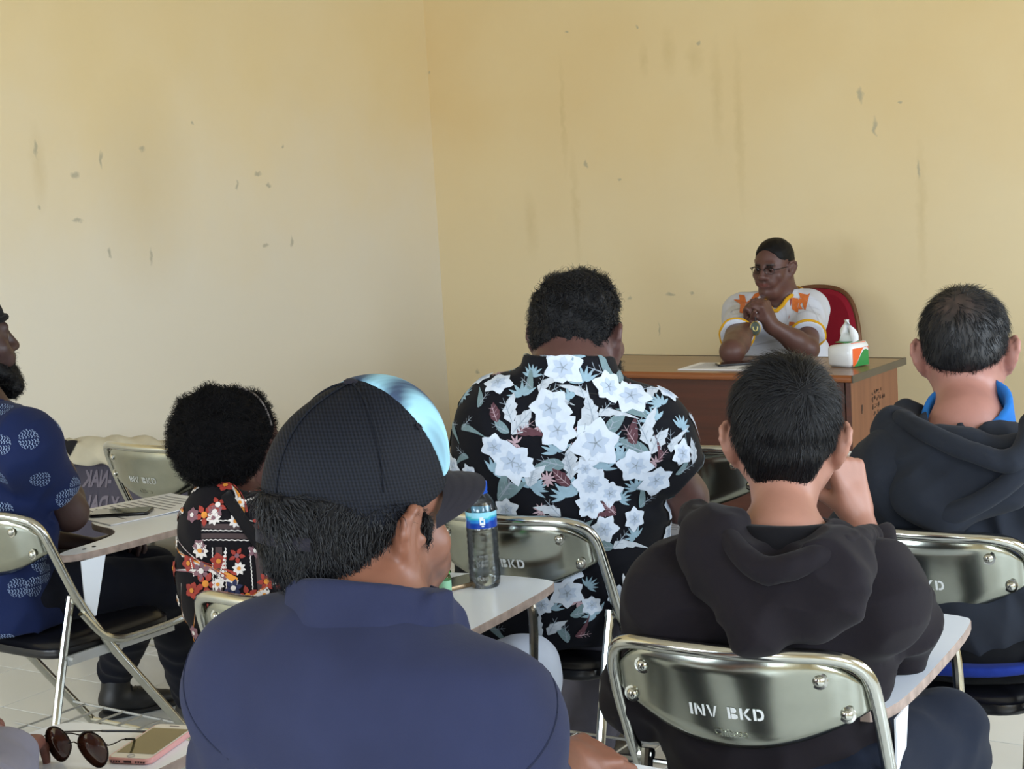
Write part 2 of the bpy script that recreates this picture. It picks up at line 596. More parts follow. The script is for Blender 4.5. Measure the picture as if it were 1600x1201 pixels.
T = 0.15
b = MB().box(((WL + WR) / 2, (WRE + WBK) / 2, -0.06), ((WR - WL) / 2 + T, (WBK - WRE) / 2 + T, 0.054))
floor = tag(b.build('floor', M_grout, smooth=False), kind='structure')
b = MB().box(((WL + WR) / 2, (WRE + WBK) / 2, CEIL + .06), ((WR - WL) / 2 + T, (WBK - WRE) / 2 + T, .06))
tag(b.build('ceiling', M_ceil, smooth=False), kind='structure')
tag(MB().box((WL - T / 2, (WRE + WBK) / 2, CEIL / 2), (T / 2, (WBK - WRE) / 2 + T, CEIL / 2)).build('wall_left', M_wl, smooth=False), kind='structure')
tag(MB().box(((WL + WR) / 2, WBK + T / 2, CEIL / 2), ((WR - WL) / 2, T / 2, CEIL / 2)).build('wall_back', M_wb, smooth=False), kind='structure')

def holed_wall(name, fixed, lo, hi, along, holes):
    """a wall along x or y with rectangular window openings"""
    b = MB()
    def bx(a0, a1, z0, z1):
        if a1 - a0 < 1e-3 or z1 - z0 < 1e-3: return
        c = [0, 0, (z0 + z1) / 2]; h = [0, 0, (z1 - z0) / 2]
        c[along] = (a0 + a1) / 2; h[along] = (a1 - a0) / 2
        c[1 - along] = fixed; h[1 - along] = T / 2
        b.box(c, h)
    cur = lo
    for (a0, a1, z0, z1) in sorted(holes):
        bx(cur, a0, 0, CEIL); bx(a0, a1, 0, z0); bx(a0, a1, z1, CEIL); cur = a1
    bx(cur, hi, 0, CEIL)
    return tag(b.build(name, M_plain, smooth=False), kind='structure')

wr_h = [(yy - .78, yy + .78, 1.0, 2.3) for yy in (0.2, 2.9, 5.6)]
holed_wall('wall_right', WR + T / 2, WRE - T, WBK + T, 1, wr_h)
re_h = [(xx - .98, xx + .98, 1.05, 2.35) for xx in (-3.6, -0.9)]
holed_wall('wall_rear', WRE - T / 2, WL - T, WR + T, 0, re_h)
wi = 0
for (along, fixed, hs) in ((1, WR + T / 2, wr_h), (0, WRE - T / 2, re_h)):
    for (a0, a1, z0, z1) in hs:
        wi += 1
        fr = MB(); am = (a0 + a1) / 2; zm = (z0 + z1) / 2; t = .03
        def bb(mb, ca, cz, ha, hz):
            c = [0, 0, cz]; h = [0, 0, hz]; c[along] = ca; h[along] = ha
            c[1 - along] = fixed + (0.045 if along else -.045); h[1 - along] = .025
            mb.box(c, h)
        for ca, cz, ha, hz in ((a0 + t, zm, t, (z1 - z0) / 2), (a1 - t, zm, t, (z1 - z0) / 2), (am, z0 + t, (a1 - a0) / 2, t), (am, z1 - t, (a1 - a0) / 2, t)):
            bb(fr, ca, cz, ha, hz)
        fo = tag(fr.build('window_%d' % wi, M_winframe, smooth=False), kind='structure')
        for q in (-1, 1):
            m_ = MB(); bb(m_, am + q * (a1 - a0) / 6, zm, .018, (z1 - z0) / 2 - .06); m_.build('mullion', M_winframe, fo, smooth=False)

# floor tiles: single pieces where the photograph shows them, the rest joined
TS = 0.30; g = 0.003
tile_me = None; rest = MB()
tx0, ty0 = WL, 2.0
i0 = 0
nx = int((WR - WL) / TS) + 1; ny0 = int((2.0 - WRE) / TS) + 1; ny1 = int((WBK - 2.0) / TS) + 1
for i in range(nx):
    for j in range(-ny0, ny1):
        xa = tx0 + i * TS; ya = ty0 + j * TS
        xb = min(xa + TS, WR); yb = min(ya + TS, WBK); ya2 = max(ya, WRE)
        if xb - xa < .02 or yb - ya2 < .02: continue
        near = xb <= -0.6 and 0 <= j <= 11
        cx, cy = (xa + xb) / 2, (ya2 + yb) / 2
        if near:
            if tile_me is None:
                o = MB().box((0, 0, -.003), (TS / 2 - g / 2, TS / 2 - g / 2, .003), bev=.0012).build('floor_tile', M_tile, floor, smooth=False)
                tile_me = o.data
            else:
                o = bpy.data.objects.new('floor_tile', tile_me); C.objects.link(o); o.parent = floor
            o.location = (cx, cy, 0)
        else:
            rest.box((cx, cy, -.003), ((xb - xa) / 2 - g / 2, (yb - ya2) / 2 - g / 2, .003))
tag(rest.build('floor_tile', M_tile, floor, smooth=False), kind='stuff')

# ================================================================== FOLDING CHAIRS WITH WRITING TABLETS
M_chrome = mat('worn_chrome', (196, 196, 188), .16, 1.0, var=.06, vscale=30, bump=.06, bscale=40, dist=.001)
M_pan = mat('scuffed_chrome_sheet', (168, 170, 158), .2, 1.0, var=.10, vscale=14, bump=.10, bscale=25, dist=.0015)
M_vinyl = mat('black_vinyl', (16, 16, 20), .28, bump=.12, bscale=260, dist=.0006)
M_rubber = mat('black_rubber', (22, 24, 26), .6)
M_lam = mat('white_laminate', (236, 242, 252), .22, var=.02, vscale=6)
M_edge = mat('chipboard_edge', (150, 132, 122), .7, var=.25, vscale=40)
M_white = mat('white_stencil_paint', (226, 230, 232), .6, var=.06, vscale=120)
M_steel = mat('grey_painted_steel', (188, 190, 190), .4, .6)

def bow(x): return 0.055 * (x / .2) ** 2
def pan_y(x, z): return -.243 + bow(x) - (z - .80) * -.30 * 0 + (.80 - z) * .26
hw = .205
def main_loop():
    half = [(.205, .33, .012), (.208, .13, .27), (.210, -.075, .535), (.212, -.150, .70), (.205, -.178, .775), (.165, -.208, .800), (.08, -.236, .803)]
    pts = half + [(0, -.243, .803)] + [(-x, y, z) for x, y, z in half[::-1]]
    return smooth_path(pts, 3)

STENCIL = {
    'I': [[(0, 0), (.22, 0), (.22, 1), (0, 1)]],
    'N': [[(0, 0), (.18, 0), (.18, 1), (0, 1)], [(.24, 1), (.24, .62), (.56, 0), (.56, .40)], [(.62, 0), (.80, 0), (.80, 1), (.62, 1)]],
    'V': [[(0, 1), (.20, 1), (.38, .12), (.30, 0)], [(.43, .12), (.62, 1), (.80, 1), (.52, 0), (.42, 0)]],
    'B': [[(0, 0), (.20, 0), (.20, 1), (0, 1)], [(.26, 1), (.50, 1), (.66, .88), (.66, .66), (.54, .54), (.26, .54)], [(.26, .46), (.56, .46), (.72, .34), (.72, .12), (.54, 0), (.26, 0)]],
    'K': [[(0, 0), (.20, 0), (.20, 1), (0, 1)], [(.26, .52), (.54, 1), (.78, 1), (.44, .52)], [(.26, .48), (.44, .48), (.80, 0), (.56, 0)]],
    'D': [[(0, 0), (.20, 0), (.20, 1), (0, 1)], [(.26, 1), (.46, 1), (.68, .86), (.76, .5), (.68, .14), (.46, 0), (.26, 0), (.26, .2), (.44, .2), (.54, .34), (.56, .5), (.54, .66), (.44, .8), (.26, .8)]],
}

def make_chair(name, label, cat):
    t = thing(name, label, cat)
    lp = main_loop()
    MB().tube(lp, .0115, 12).build('frame_tube', M_chrome, t)
    for s in (-1, 1):
        MB().tube(smooth_path([(s * .190, -.095, .585), (s * .189, -.13, .46), (s * .195, -.25, .012)], 2), .0105, 10).build('rear_leg', M_chrome, t)
        MB().tube([(s * .205, .322, .022), (s * .205, .338, .001)], .016, 12).build('rubber_foot', M_rubber, t)
        MB().tube([(s * .1945, -.243, .03), (s * .195, -.256, .001)], .0155, 12).build('rubber_foot', M_rubber, t)
        MB().tube([(s * .205, -.095, .575), (s * .18, -.095, .575)], .009, 10).build('pivot_bolt', M_chrome, t)
        b = MB()
        b.box((s * .198, .04, .435), (.004, .17, .012)); b.tube([(s * .188, -.12, .438), (s * .215, -.12, .438)], .008, 8); b.tube([(s * .188, .02, .43), (s * .215, .02, .43)], .008, 8)
        b.build('seat_bracket', M_steel, t)
    MB().tube([(-.192, -.20, .22), (.192, -.20, .22)], .007, 8).build('crossbar', M_chrome, t)
    MB().tube([(-.206, .245, .12), (.206, .245, .12)], .007, 8).build('crossbar', M_chrome, t)
    b = MB()
    for x in np.linspace(-.15, .15, 5): b.tube([(x, -.175, .185), (x, .19, .185)], .003, 6)
    b.tube([(-.2, -.175, .185), (.2, -.175, .185)], .0035, 6); b.tube([(-.205, .19, .185), (.205, .19, .185)], .0035, 6)
    b.tube([(-.2, .0, .185), (.2, .0, .185)], .003, 6)
    b.build('wire_rack', M_steel, t)
    # seat: padded vinyl with a piped rim over a steel pan
    def outline(hwid, y0, y1, n=40):
        o = []
        for k in range(n):
            a = 2 * PI * k / n; c_, s_ = math.cos(a), math.sin(a)
            e = 2 / 5.0
            o.append((hwid * abs(c_) ** e * (1 if c_ >= 0 else -1), (y0 + y1) / 2 + (y1 - y0) / 2 * abs(s_) ** e * (1 if s_ >= 0 else -1)))
        return o
    b = MB()
    n = 40
    rings = [(.93, .432), (1, .438), (1.01, .448), (1.0, .458), (.965, .4605), (.955, .4665), (.90, .476), (.75, .483), (.4, .485), (.02, .485)]
    V = []; base = outline(.188, -.155, .245, n)
    for f_, z in rings: V += [(x * f_, .045 + (y - .045) * f_, z) for x, y in base]
    F = []
    for i in range(len(rings) - 1):
        for k in range(n): F.append((i * n + k, i * n + (k + 1) % n, (i + 1) * n + (k + 1) % n, (i + 1) * n + k))
    F.append(tuple(range(n))[::-1]); F.append(tuple((len(rings) - 1) * n + k for k in range(n)))
    b.add(V, F); b.build('seat', M_vinyl, t, sharp=1.0)
    # backrest: curved chrome sheet with a rolled lip and a raised inner line
    nxn, nzn = 32, 14
    V = []; F = []
    def top(x): return .795 - .05 * max(0, (abs(x) - .12) / .082) ** 2.2
    def bot(x): return .640 + .065 * (abs(x) / .2) ** 2.0
    def emb(u, v):
        e = max(abs(u), abs(2 * v - 1) * 1.0)
        return .0035 * (1 / (1 + math.exp((max(abs(u) ** 1.0, abs(2 * v - 1)) - .80) * 40)))
    for side in (0, 1):
        for i in range(nxn + 1):
            u = 2 * i / nxn - 1; x = u * .201
            for j in range(nzn + 1):
                v = j / nzn; z = bot(x) + (top(x) - bot(x)) * v
                lip = .006 * max(0, (abs(2 * v - 1) - .86) / .14) ** 2 + .005 * max(0, (abs(u) - .95) / .05) ** 2
                V.append((x, pan_y(x, z) - emb(u, v) + lip + side * .0022, z))
    st = nzn + 1; off = (nxn + 1) * st
    for i in range(nxn):
        for j in range(nzn):
            a = i * st + j
            F.append((a, a + st, a + st + 1, a + 1)); F.append((off + a, off + a + 1, off + a + st + 1, off + a + st))
    bd = [(i * st) for i in range(nxn + 1)] + [nxn * st + j for j in range(1, nzn + 1)] + [i * st + nzn for i in range(nxn - 1, -1, -1)] + [j for j in range(nzn - 1, 0, -1)]
    for a, c in zip(bd, bd[1:] + bd[:1]): F.append((a, off + a, off + c, c))
    b = MB().add(V, F); back = b.build('backrest', M_pan, t, sharp=.9)
    def onpan(x, z, dy): return (x, pan_y(x, z) - .0038 - dy, z)
    for x, z in ((-.140, .762), (.140, .762), (-.172, .705), (.172, .705)):
        c = onpan(x, z, -.001)
        MB().lathe([(.014, 0), (.0135, .0012), (.0095, .0015), (.009, .004), (.0065, .0068), (.003, .0082), (0, .0085)], c, 18, R=((1, 0, 0), (0, 0, -1), (0, 1, 0))).build('rivet', M_chrome, back)
    b = MB(); cx = -.062; hgt = .0195
    for word, gap in (('INV', .013), ('BKD', 0)):
        for ch in word:
            wch = max(p[0] for pl in STENCIL[ch] for p in pl)
            for pl in STENCIL[ch]:
                P_ = [onpan(cx + p[0] * .0215, .694 + p[1] * hgt, .0006) for p in pl]
                nrm = np.cross(np.array(P_[1]) - P_[0], np.array(P_[2]) - P_[0])
                idx = tuple(range(len(P_)))
                b.add(P_, [idx if nrm[1] < 0 else idx[::-1]])
            cx += wch * .0215 + .0035
        cx += gap
    b.build('stencil_lettering', M_white, back, smooth=False)
    v, f = text_mesh('Chitose', .017, .0004, .0006)
    b = MB().add([onpan(x, .668 + y, .0002 - z) for x, y, z in v], f); b.build('embossed_lettering', M_pan, back, smooth=False)
    # writing tablet on the right arm
    out = [(.145, -.10), (.205, -.10), (.222, .05), (.226, .42), (.200, .475), (-.05, .478), (-.10, .44), (-.105, .24), (-.06, .185), (.08, .16), (.132, .08)]
    out = [tuple(p) for p in smooth_path(out, 2, closed=True)]
    b = MB()
    n = len(out); V = []; F = []; cc = np.mean(np.array(out), 0)
    for z, ins in ((.668, 0), (.683, 0), (.6845, .0015)):
        for p in out:
            d = cc - np.array(p); q = np.array(p) + d / np.linalg.norm(d) * ins
            V.append((q[0], q[1], z))
    for i in range(2):
        for k in range(n): F.append((i * n + k, i * n + (k + 1) % n, (i + 1) * n + (k + 1) % n, (i + 1) * n + k))
    b.add(V, F + [tuple(range(n))[::-1]], 1); b.add(V[2 * n:], [tuple(range(n))], 0)
    tb = b.build('tablet', [M_lam, M_edge], t, sharp=.5)
    b = MB()
    for x, y in ((.175, -.03), (.175, .0)): b.lathe([(.0055, 0), (.005, .0012), (.002, .0014)], (x, y, .6845), 10)
    b.build('tablet_screw', M_rubber, tb)
    MB().prism([(0, 0), (.075, 0), (.03, -.14), (.0, -.14)], -.0015, .0015, M=lambda x, y, z: (.214 + z, -.075 + x, .668 + y)).build('tablet_bracket', M_lam, t, smooth=False)
    MB().tube(smooth_path([(.217, -.09, .545), (.221, -.02, .455), (.223, .10, .450), (.224, .24, .455), (.222, .31, .49), (.214, .345, .60), (.205, .36, .66), (.19, .36, .667)], 3), .0095, 10).build('tablet_support', M_chrome, t)
    return t

GRP = 'chrome folding chairs with writing tablets'
chair_specs = [
    # rim centre, turn, label
    ((-1.104,2.143,0.800), 6, 'chrome folding chair nearest the camera, stencilled INV BKD, under the man in the black hoodie'),
    ((-1.116,2.965,0.800), 0, 'chrome folding chair under the man in the grey hoodie, lettering half hidden by an elbow'),
    ((-1.982,2.835,0.800), 2, 'chrome folding chair under the big man in the floral shirt, behind the water bottle'),
    ((-1.964,2.107,0.800), 6, 'chrome folding chair under the woman with the afro, its tablet holding a water bottle'),
    ((-2.009,3.712,0.800), 2, 'empty chrome folding chair in front of the brown desk'),
    ((-3.588,3.340,0.800), -4, 'empty chrome folding chair beside the folded banner with a black bag on its seat'),
    ((-3.275,2.485,0.800), -2, 'chrome folding chair under the bearded man in the blue shirt, at the left edge'),
    ((-1.22, 1.24, .8), 4, 'chrome folding chair hidden under the man in the mesh cap'),
    ((-1.985, 1.05, .8), 2, 'chrome folding chair at the bottom left whose tablet holds sunglasses and a pink phone'),
]
chairs = []
proto = None
for rim, deg, lab in chair_specs:
    if proto is None:
        proto = make_chair('folding_chair', lab, 'chair'); o = proto
        proto['group'] = GRP
    else:
        o = copy_tree(proto); o['label'] = lab
    a = math.radians(deg)
    o.rotation_euler = (0, 0, a)
    o.location = (rim[0] - math.sin(a) * .243, rim[1] + math.cos(a) * .243, 0)
    chairs.append(o)
bpy.context.view_layer.update()
def on_chair(i, x, y, z):
    q = chairs[i].matrix_basis @ Vector((x, y, z)); return np.array(q)

# ================================================================== THE DESK AT THE FRONT
def wood(name, c1, c2, axis, rough=.35, scale=6):
    m = mat(name, c1, rough)
    nt = m.node_tree; N = nt.nodes; L = nt.links
    tc = N.new('ShaderNodeTexCoord'); mp = N.new('ShaderNodeMapping')
    s = [scale * 6] * 3; s[axis] = scale * .35
    mp.inputs['Scale'].default_value = s
    nz = N.new('ShaderNodeTexNoise'); nz.inputs['Scale'].default_value = 1.0; nz.inputs['Detail'].default_value = 6; nz.inputs['Distortion'].default_value = .6
    rp = N.new('ShaderNodeMix'); rp.data_type = 'RGBA'
    rp.inputs[6].default_value = lin(*c1); rp.inputs[7].default_value = lin(*c2)
    mr = N.new('ShaderNodeMapRange'); mr.inputs[1].default_value = .3; mr.inputs[2].default_value = .7
    L.new(tc.outputs['Object'], mp.inputs['Vector']); L.new(mp.outputs[0], nz.inputs['Vector']); L.new(nz.outputs[0], mr.inputs[0]); L.new(mr.outputs[0], rp.inputs[0])
    L.new(rp.outputs[2], N['Principled BSDF'].inputs['Base Color'])
    return m
M_top = wood('oak_laminate', (136, 100, 62), (114, 80, 48), 0, .28)
M_front = wood('reddish_brown_veneer', (84, 40, 24), (66, 31, 18), 0, .4)
M_side = wood('light_brown_veneer', (126, 80, 54), (110, 66, 44), 2, .45)
M_band = mat('dark_edge_band', (74, 66, 54), .45, var=.1)
M_bullnose = wood('brown_bullnose', (146, 88, 50), (124, 70, 38), 0, .3)
FR = (-2.273,5.497,0.750); BR = (-2.248,6.024,0.750)
DX1 = (FR[0] + BR[0]) / 2; DY0 = FR[1]; DY1 = BR[1]; DL = 1.42
DX0 = DX1 - DL
dk = thing('desk', 'brown wooden desk with a dark-edged top at the front of the room', 'desk', (DX1 - DL / 2, (DY0 + DY1) / 2, 0))
dh = (DY1 - DY0) / 2
b = MB().box((0, 0, .737), (DL / 2 - .001, dh - .012, .0125)); b.build('desktop', M_top, dk, smooth=False)
b = MB(); b.tube([(-DL / 2, -dh + .012, .737), (DL / 2 - .003, -dh + .012, .737)], .0135, 14); b.build('front_edge', M_bullnose, dk)
b = MB().box((DL / 2 + .001, 0, .7372), (.002, dh, .0133)); b.box((0, dh - .01, .7372), (DL / 2, .0105, .0131)); b.build('edge_band', M_band, dk, smooth=False)
MB().box((-.01, -dh + .055, .395), (DL / 2 - .04, .009, .3295)).build('front_panel', M_front, dk, smooth=False)
for s in (-1, 1):
    sp = MB().box((s * (DL / 2 - .03), .0, .362), (.009, dh - .035, .3625)).build('side_panel', M_side if s > 0 else M_front, dk, smooth=False)
    MB().box((s * (DL / 2 - .03), -dh + .035, .362), (.0095, .002, .362)).build('panel_edge', M_front, sp, smooth=False)
# stencilled inventory marks on the right side panel (too small in the photograph to be read)
b = MB(); rg = random.Random(3)
for li, (z, n_) in enumerate(((.655, 5), (.632, 7), (.605, 4), (.575, 4))):
    for k in range(n_):
        y0 = -.03 + k * .019 + (.012 if li == 3 else 0)
        for q in range(3):
            yy = y0 + rg.uniform(0, .010); zz = z + rg.uniform(-.008, .006)
            b.box((DL / 2 - .0205, yy, zz), (.0006, rg.choice((.0016, .005)), rg.choice((.006, .0016))))
b.box((DL / 2 - .0205, -.13, .615), (.0006, .006, .011)); b.box((DL / 2 - .0205, -.132, .60), (.0006, .003, .005))
b.build('stencil_marks', mat('faded_black_stencil', (62, 40, 28), .7), dk, smooth=False)

DT = .7503
def sheet(name, pts, lift, mats, mi=0):
    pass
M_paper = mat('white_paper', (232, 234, 240), .6, var=.02)
M_print = mat('grey_print', (120, 122, 132), .6)
def paper(name, label, cat, c, w_, l_, rz, z, curl=0.0, curl_side=1, group=None, lines=True, thick=.0006):
    n = 10; V = []; F = []
    def h(u, v): return curl * max(0, curl_side * (u * .6 + v * .8) - .25) ** 2
    for s_ in (0, 1):
        for i in range(n + 1):
            for j in range(n + 1):
                u, v = 2 * i / n - 1, 2 * j / n - 1
                V.append((u * w_ / 2, v * l_ / 2, h(u, v) + thick * s_))
    st = n + 1; of = st * st
    for i in range(n):
        for j in range(n):
            a = i * st + j
            F.append((of + a, of + a + st, of + a + st + 1, of + a + 1)); F.append((a, a + 1, a + st + 1, a + st))
    bd = [i * st for i in range(n + 1)] + [n * st + j for j in range(1, n + 1)] + [i * st + n for i in range(n - 1, -1, -1)] + list(range(n - 1, 0, -1))
    for a, c2 in zip(bd, bd[1:] + bd[:1]): F.append((a, c2, of + c2, of + a))
    t = add_mesh(name, V, F, M_paper, None, smooth=False)
    t.location = (c[0], c[1], z); t.rotation_euler = (0, 0, rz)
    tag(t, label, cat, group)
    if lines:
        b = MB(); rg = random.Random(hash(label) % 1000 if False else len(label))
        for k in range(12):
            v = .8 - k * .13; u1 = rg.uniform(.1, .8)
            us = np.linspace(-.8, u1, 8); V = []
            for u in us:
                for dv in (-.018, .018): V.append((u * w_ / 2, (v + dv) * l_ / 2, h(u, v + dv) + thick + .0003))
            b.add(V, [(2 * q, 2 * q + 2, 2 * q + 3, 2 * q + 1) for q in range(7)])
        b.build('printed_lines', M_print, t, smooth=False)
    return t

M_phone = mat('black_phone_body', (14, 14, 18), .3)
M_screen = mat('dark_glass_screen', (10, 11, 14), .06, coat=.5)
def slab(w_, l_, r, n=6):
    o = []
    for cx, cy, a0 in ((w_ / 2 - r, l_ / 2 - r, 0), (-w_ / 2 + r, l_ / 2 - r, 90), (-w_ / 2 + r, -l_ / 2 + r, 180), (w_ / 2 - r, -l_ / 2 + r, 270)):
        for k in range(n + 1):
            a = math.radians(a0 + 90 * k / n); o.append((cx + r * math.cos(a), cy + r * math.sin(a)))
    return o
def phone(label, c, rz, z, w_=.075, l_=.155, body=None, screen=None, extra=None):
    t = thing('smartphone', label, 'phone', (c[0], c[1], z), rz)
    MB().prism(slab(w_, l_, .011), 0, .0085, bev=.002).build('case', body or M_phone, t)
    MB().prism(slab(w_ - .006, l_ - .006, .009), .0084, .0089).build('screen', screen or M_screen, t, smooth=False)
    return t

# ================================================================== PEOPLE: builders
def skin(name, rgb, **k): return mat(name, rgb, .46, var=.07, vscale=22, bump=.10, bscale=260, dist=.0012, spec=.4, **k)
def cloth(name, rgb, rough=.85, b=.25, sc=700, var=.07): return mat(name, rgb, rough, var=var, vscale=9, bump=b, bscale=sc, dist=.0009, spec=.15, sheen=.04)
M_hair = mat('black_hair', (9, 8, 10), .6, var=.3, vscale=60, spec=.2)
M_strand = mat('black_hair_strands', (11, 11, 15), .42, var=.35, vscale=90, spec=.4)
M_eye = mat('eye_white', (150, 138, 130), .3)
M_iris = mat('dark_iris', (18, 12, 10), .15)

def frame(yaw, pitch=0, roll=0):
    """rows: right, forward, up.  yaw turns left from +Y, pitch looks down, roll tips to the right shoulder"""
    y, p, r = map(math.radians, (yaw, pitch, roll))
    f = np.array((-math.sin(y) * math.cos(p), math.cos(y) * math.cos(p), -math.sin(p)))
    r0 = np.array((math.cos(y), math.sin(y), 0)); u0 = np.cross(r0, f)
    rt = r0 * math.cos(r) - u0 * math.sin(r); up = r0 * math.sin(r) + u0 * math.cos(r)
    return np.array((rt, f, up))

class Head:
    def __init__(s, c, yaw, pitch=0, roll=0, sc=1.0, fat=1.0):
        s.c = np.array(c, float); s.R = frame(yaw, pitch, roll); s.s = sc; s.fat = fat
    def w(s, x, y, z): return s.c + s.s * (x * s.R[0] + y * s.R[1] + z * s.R[2])
    def l(s, P): return ((P - s.c) @ s.R.T) / s.s
    def E(s, c, r, k=.012, op='u', rot=0):
        R = s.R
        if rot:
            a = math.radians(rot); R = np.array((R[0] * math.cos(a) + R[1] * math.sin(a), -R[0] * math.sin(a) + R[1] * math.cos(a), R[2]))
        return ell(s.w(*c), np.array(r) * s.s, R, k * s.s, op)
    def K(s, a, b, ra, rb=None, k=.01, op='u'):
        return cap(s.w(*a), s.w(*b), ra * s.s, (ra if rb is None else rb) * s.s, k * s.s, op)
    def prims(s, ears=True, ear_out=1.0):
        f = s.fat; E, K = s.E, s.K
        p = [E((0, -.014, .050), (.076, .096, .080)), E((0, -.052, .006), (.060, .050, .052), .03), E((0, .022, .0), (.066 * f, .070, .078), .03),
             K((0, .046, -.045), (0, .058, -.082), .042 * f, .026, .03)]
        for q in (-1, 1):
            p += [K((q * .056 * f, .006, -.035), (q * .026, .058, -.088), .020, .018, .025), E((q * .045 * f, .060, -.020), (.024, .022, .022), .02),
                  E((q * .030, .078, -.048), (.02, .02, .022), .02)]
        p += [K((-.034, .080, .030), (.034, .080, .030), .013, k=.014), E((0, .080, -.096), (.020, .016, .015), .016)]
        for q in (-1, 1): p += [E((q * .032, .101, .009), (.019, .016, .013), .014, 's')]
        for q in (-1, 1): p += [E((q * .032, .0765, .009), (.0155, .0145, .0125), .004)]
        p += [K((0, .090, .022), (0, .110, -.020), .0085, .0125, .012), E((0, .108, -.024), (.014, .013, .011), .006)]
        for q in (-1, 1): p += [E((q * .0145, .098, -.026), (.011, .013, .010), .006)]
        p += [E((0, .080, -.056), (.030, .018, .024), .014), K((-.020, .091, -.0515), (.020, .091, -.0515), .0058, k=.006), K((0, .0965, -.0505), (0, .0965, -.0505), .0065, k=.008),
              K((-.017, .090, -.0635), (.017, .090, -.0635), .0070, k=.006), K((-.026, .0935, -.0575), (.026, .0935, -.0575), .0022, k=.004, op='s')]
        if ears:
            for q in (-1, 1):
                ear_at = lambda a, b, c: (q * (.0735 * (.5 + .5 * f) + a * ear_out), b, c)
                base = [E(ear_at(.007, -.007, .000), (.013, .023, .033), .008, rot=q * 28)]
                rim = [ear_at(.004, .012, .014), ear_at(.012, .006, .030), ear_at(.019, -.008, .034), ear_at(.024, -.020, .026), ear_at(.024, -.025, .010), ear_at(.019, -.022, -.008), ear_at(.012, -.012, -.022), ear_at(.006, -.001, -.031)]
                p += base
                p += [E(ear_at(.0215, .004, -.003), (.0085, .009, .015), .005, 's', rot=q * 28)]
                p += [cap(s.w(*a), s.w(*b), ra * s.s, rb * s.s, .004 * s.s) for a, b, ra, rb in zip(rim[:-1], rim[1:], (.0045, .005, .0055, .0055, .0052, .005, .005), (.005, .0055, .0055, .0052, .005, .005, .0062))]
                p += [E(ear_at(.006, .000, -.030), (.006, .008, .009), .006), E(ear_at(.010, .013, -.004), (.004, .005, .007), .005)]
        return p
    def eyes(s, parent):
        for q in (-1, 1):
            b = MB()
            b.lathe([(0, .0132), (.0045, .0127), (.0062, .0119), (.0092, .0098), (.0115, .0065), (.0127, .003), (.0127, 0)], (0, 0, 0), 16)
            V = np.array(b.v) * s.s
            W = s.w(q * .032, .0772, .009) + V[:, :1] * s.R[0] + V[:, 1:2] * s.R[2] + V[:, 2:] * s.R[1]
            fm = [1 if i < 48 else 0 for i in range(len(b.f))]
            o = add_mesh('eye', W, b.f, [M_eye, M_iris], parent, fm)

def hand(wrist, fwd, pn, curl=(.5, .7, .5), thumb_side=1, s=1.0, spread=.05, thumb=(.55, .6, .35), curls=None, tcurl=.3, wr=.026):
    """palm, four jointed fingers, thumb.  fwd: wrist to knuckles, pn: out of the palm; thumb_side = +1: thumb at fwd x pn"""
    f = unit(fwd); pn = np.array(pn, float); pn = unit(pn - f * np.dot(pn, f)); t = np.cross(f, pn) * thumb_side
    w = np.array(wrist, float); p = []
    lens = [(.042, .025, .020), (.046, .029, .021), (.042, .027, .020), (.033, .020, .018)]
    for j in range(4):
        off = (1.5 - j) * .0195 * s
        kn = w + f * (.088 - .004 * (j == 0) - .005 * (j == 2) - .012 * (j == 3)) * s + t * off - pn * .002 * s
        p.append(cap(w + t * off * .55 + f * .008 * s, kn, .0165 * s, .0112 * s, .012 * s))
        d = f + t * (1.5 - j) * spread; d = unit(d); ang = 0
        cu = curls[j] if curls else curl
        q = kn; rr = [.0098, .0088, .0080, .0068] if j < 3 else [.0086, .0078, .0070, .0060]
        for b in range(3):
            ang += cu[b]
            dd = d * math.cos(ang) + pn * math.sin(ang)
            e = q + dd * lens[j][b] * s
            p.append(cap(q, e, rr[b] * s, rr[b + 1] * s, .0035 * s)); q = e
    b0 = w + t * .022 * s + f * .020 * s + pn * .006 * s
    d1 = unit(t * thumb[0] + f * thumb[1] + pn * thumb[2])
    b1 = b0 + d1 * .042 * s; d2 = unit(d1 * math.cos(tcurl) + unit(f * .6 - t * .6) * math.sin(tcurl)); b2 = b1 + d2 * .032 * s; b3 = b2 + unit(d2 + f * .2) * .025 * s
    p += [cap(b0, b1, .0165 * s, .0115 * s, .014 * s), cap(b1, b2, .0108 * s, .0098 * s, .004 * s), cap(b2, b3, .0098 * s, .0078 * s, .004 * s)]
    p.append(cap(w - f * .02 * s, w + f * .02 * s, wr * s, wr * s * 1.02, .02 * s, lat=t, q=.72))
    return p

def arm(sh, el, wr, r=(.052, .043, .045, .027), infl=0.0, k=.02):
    return [cap(sh, el, r[0] + infl, r[1] + infl, k), cap(el, el + (np.array(wr) - el) * .35, r[1] * .98 + infl, r[2] + infl, k), cap(el + (np.array(wr) - el) * .3, wr, r[2] + infl, r[3] + infl, k)]

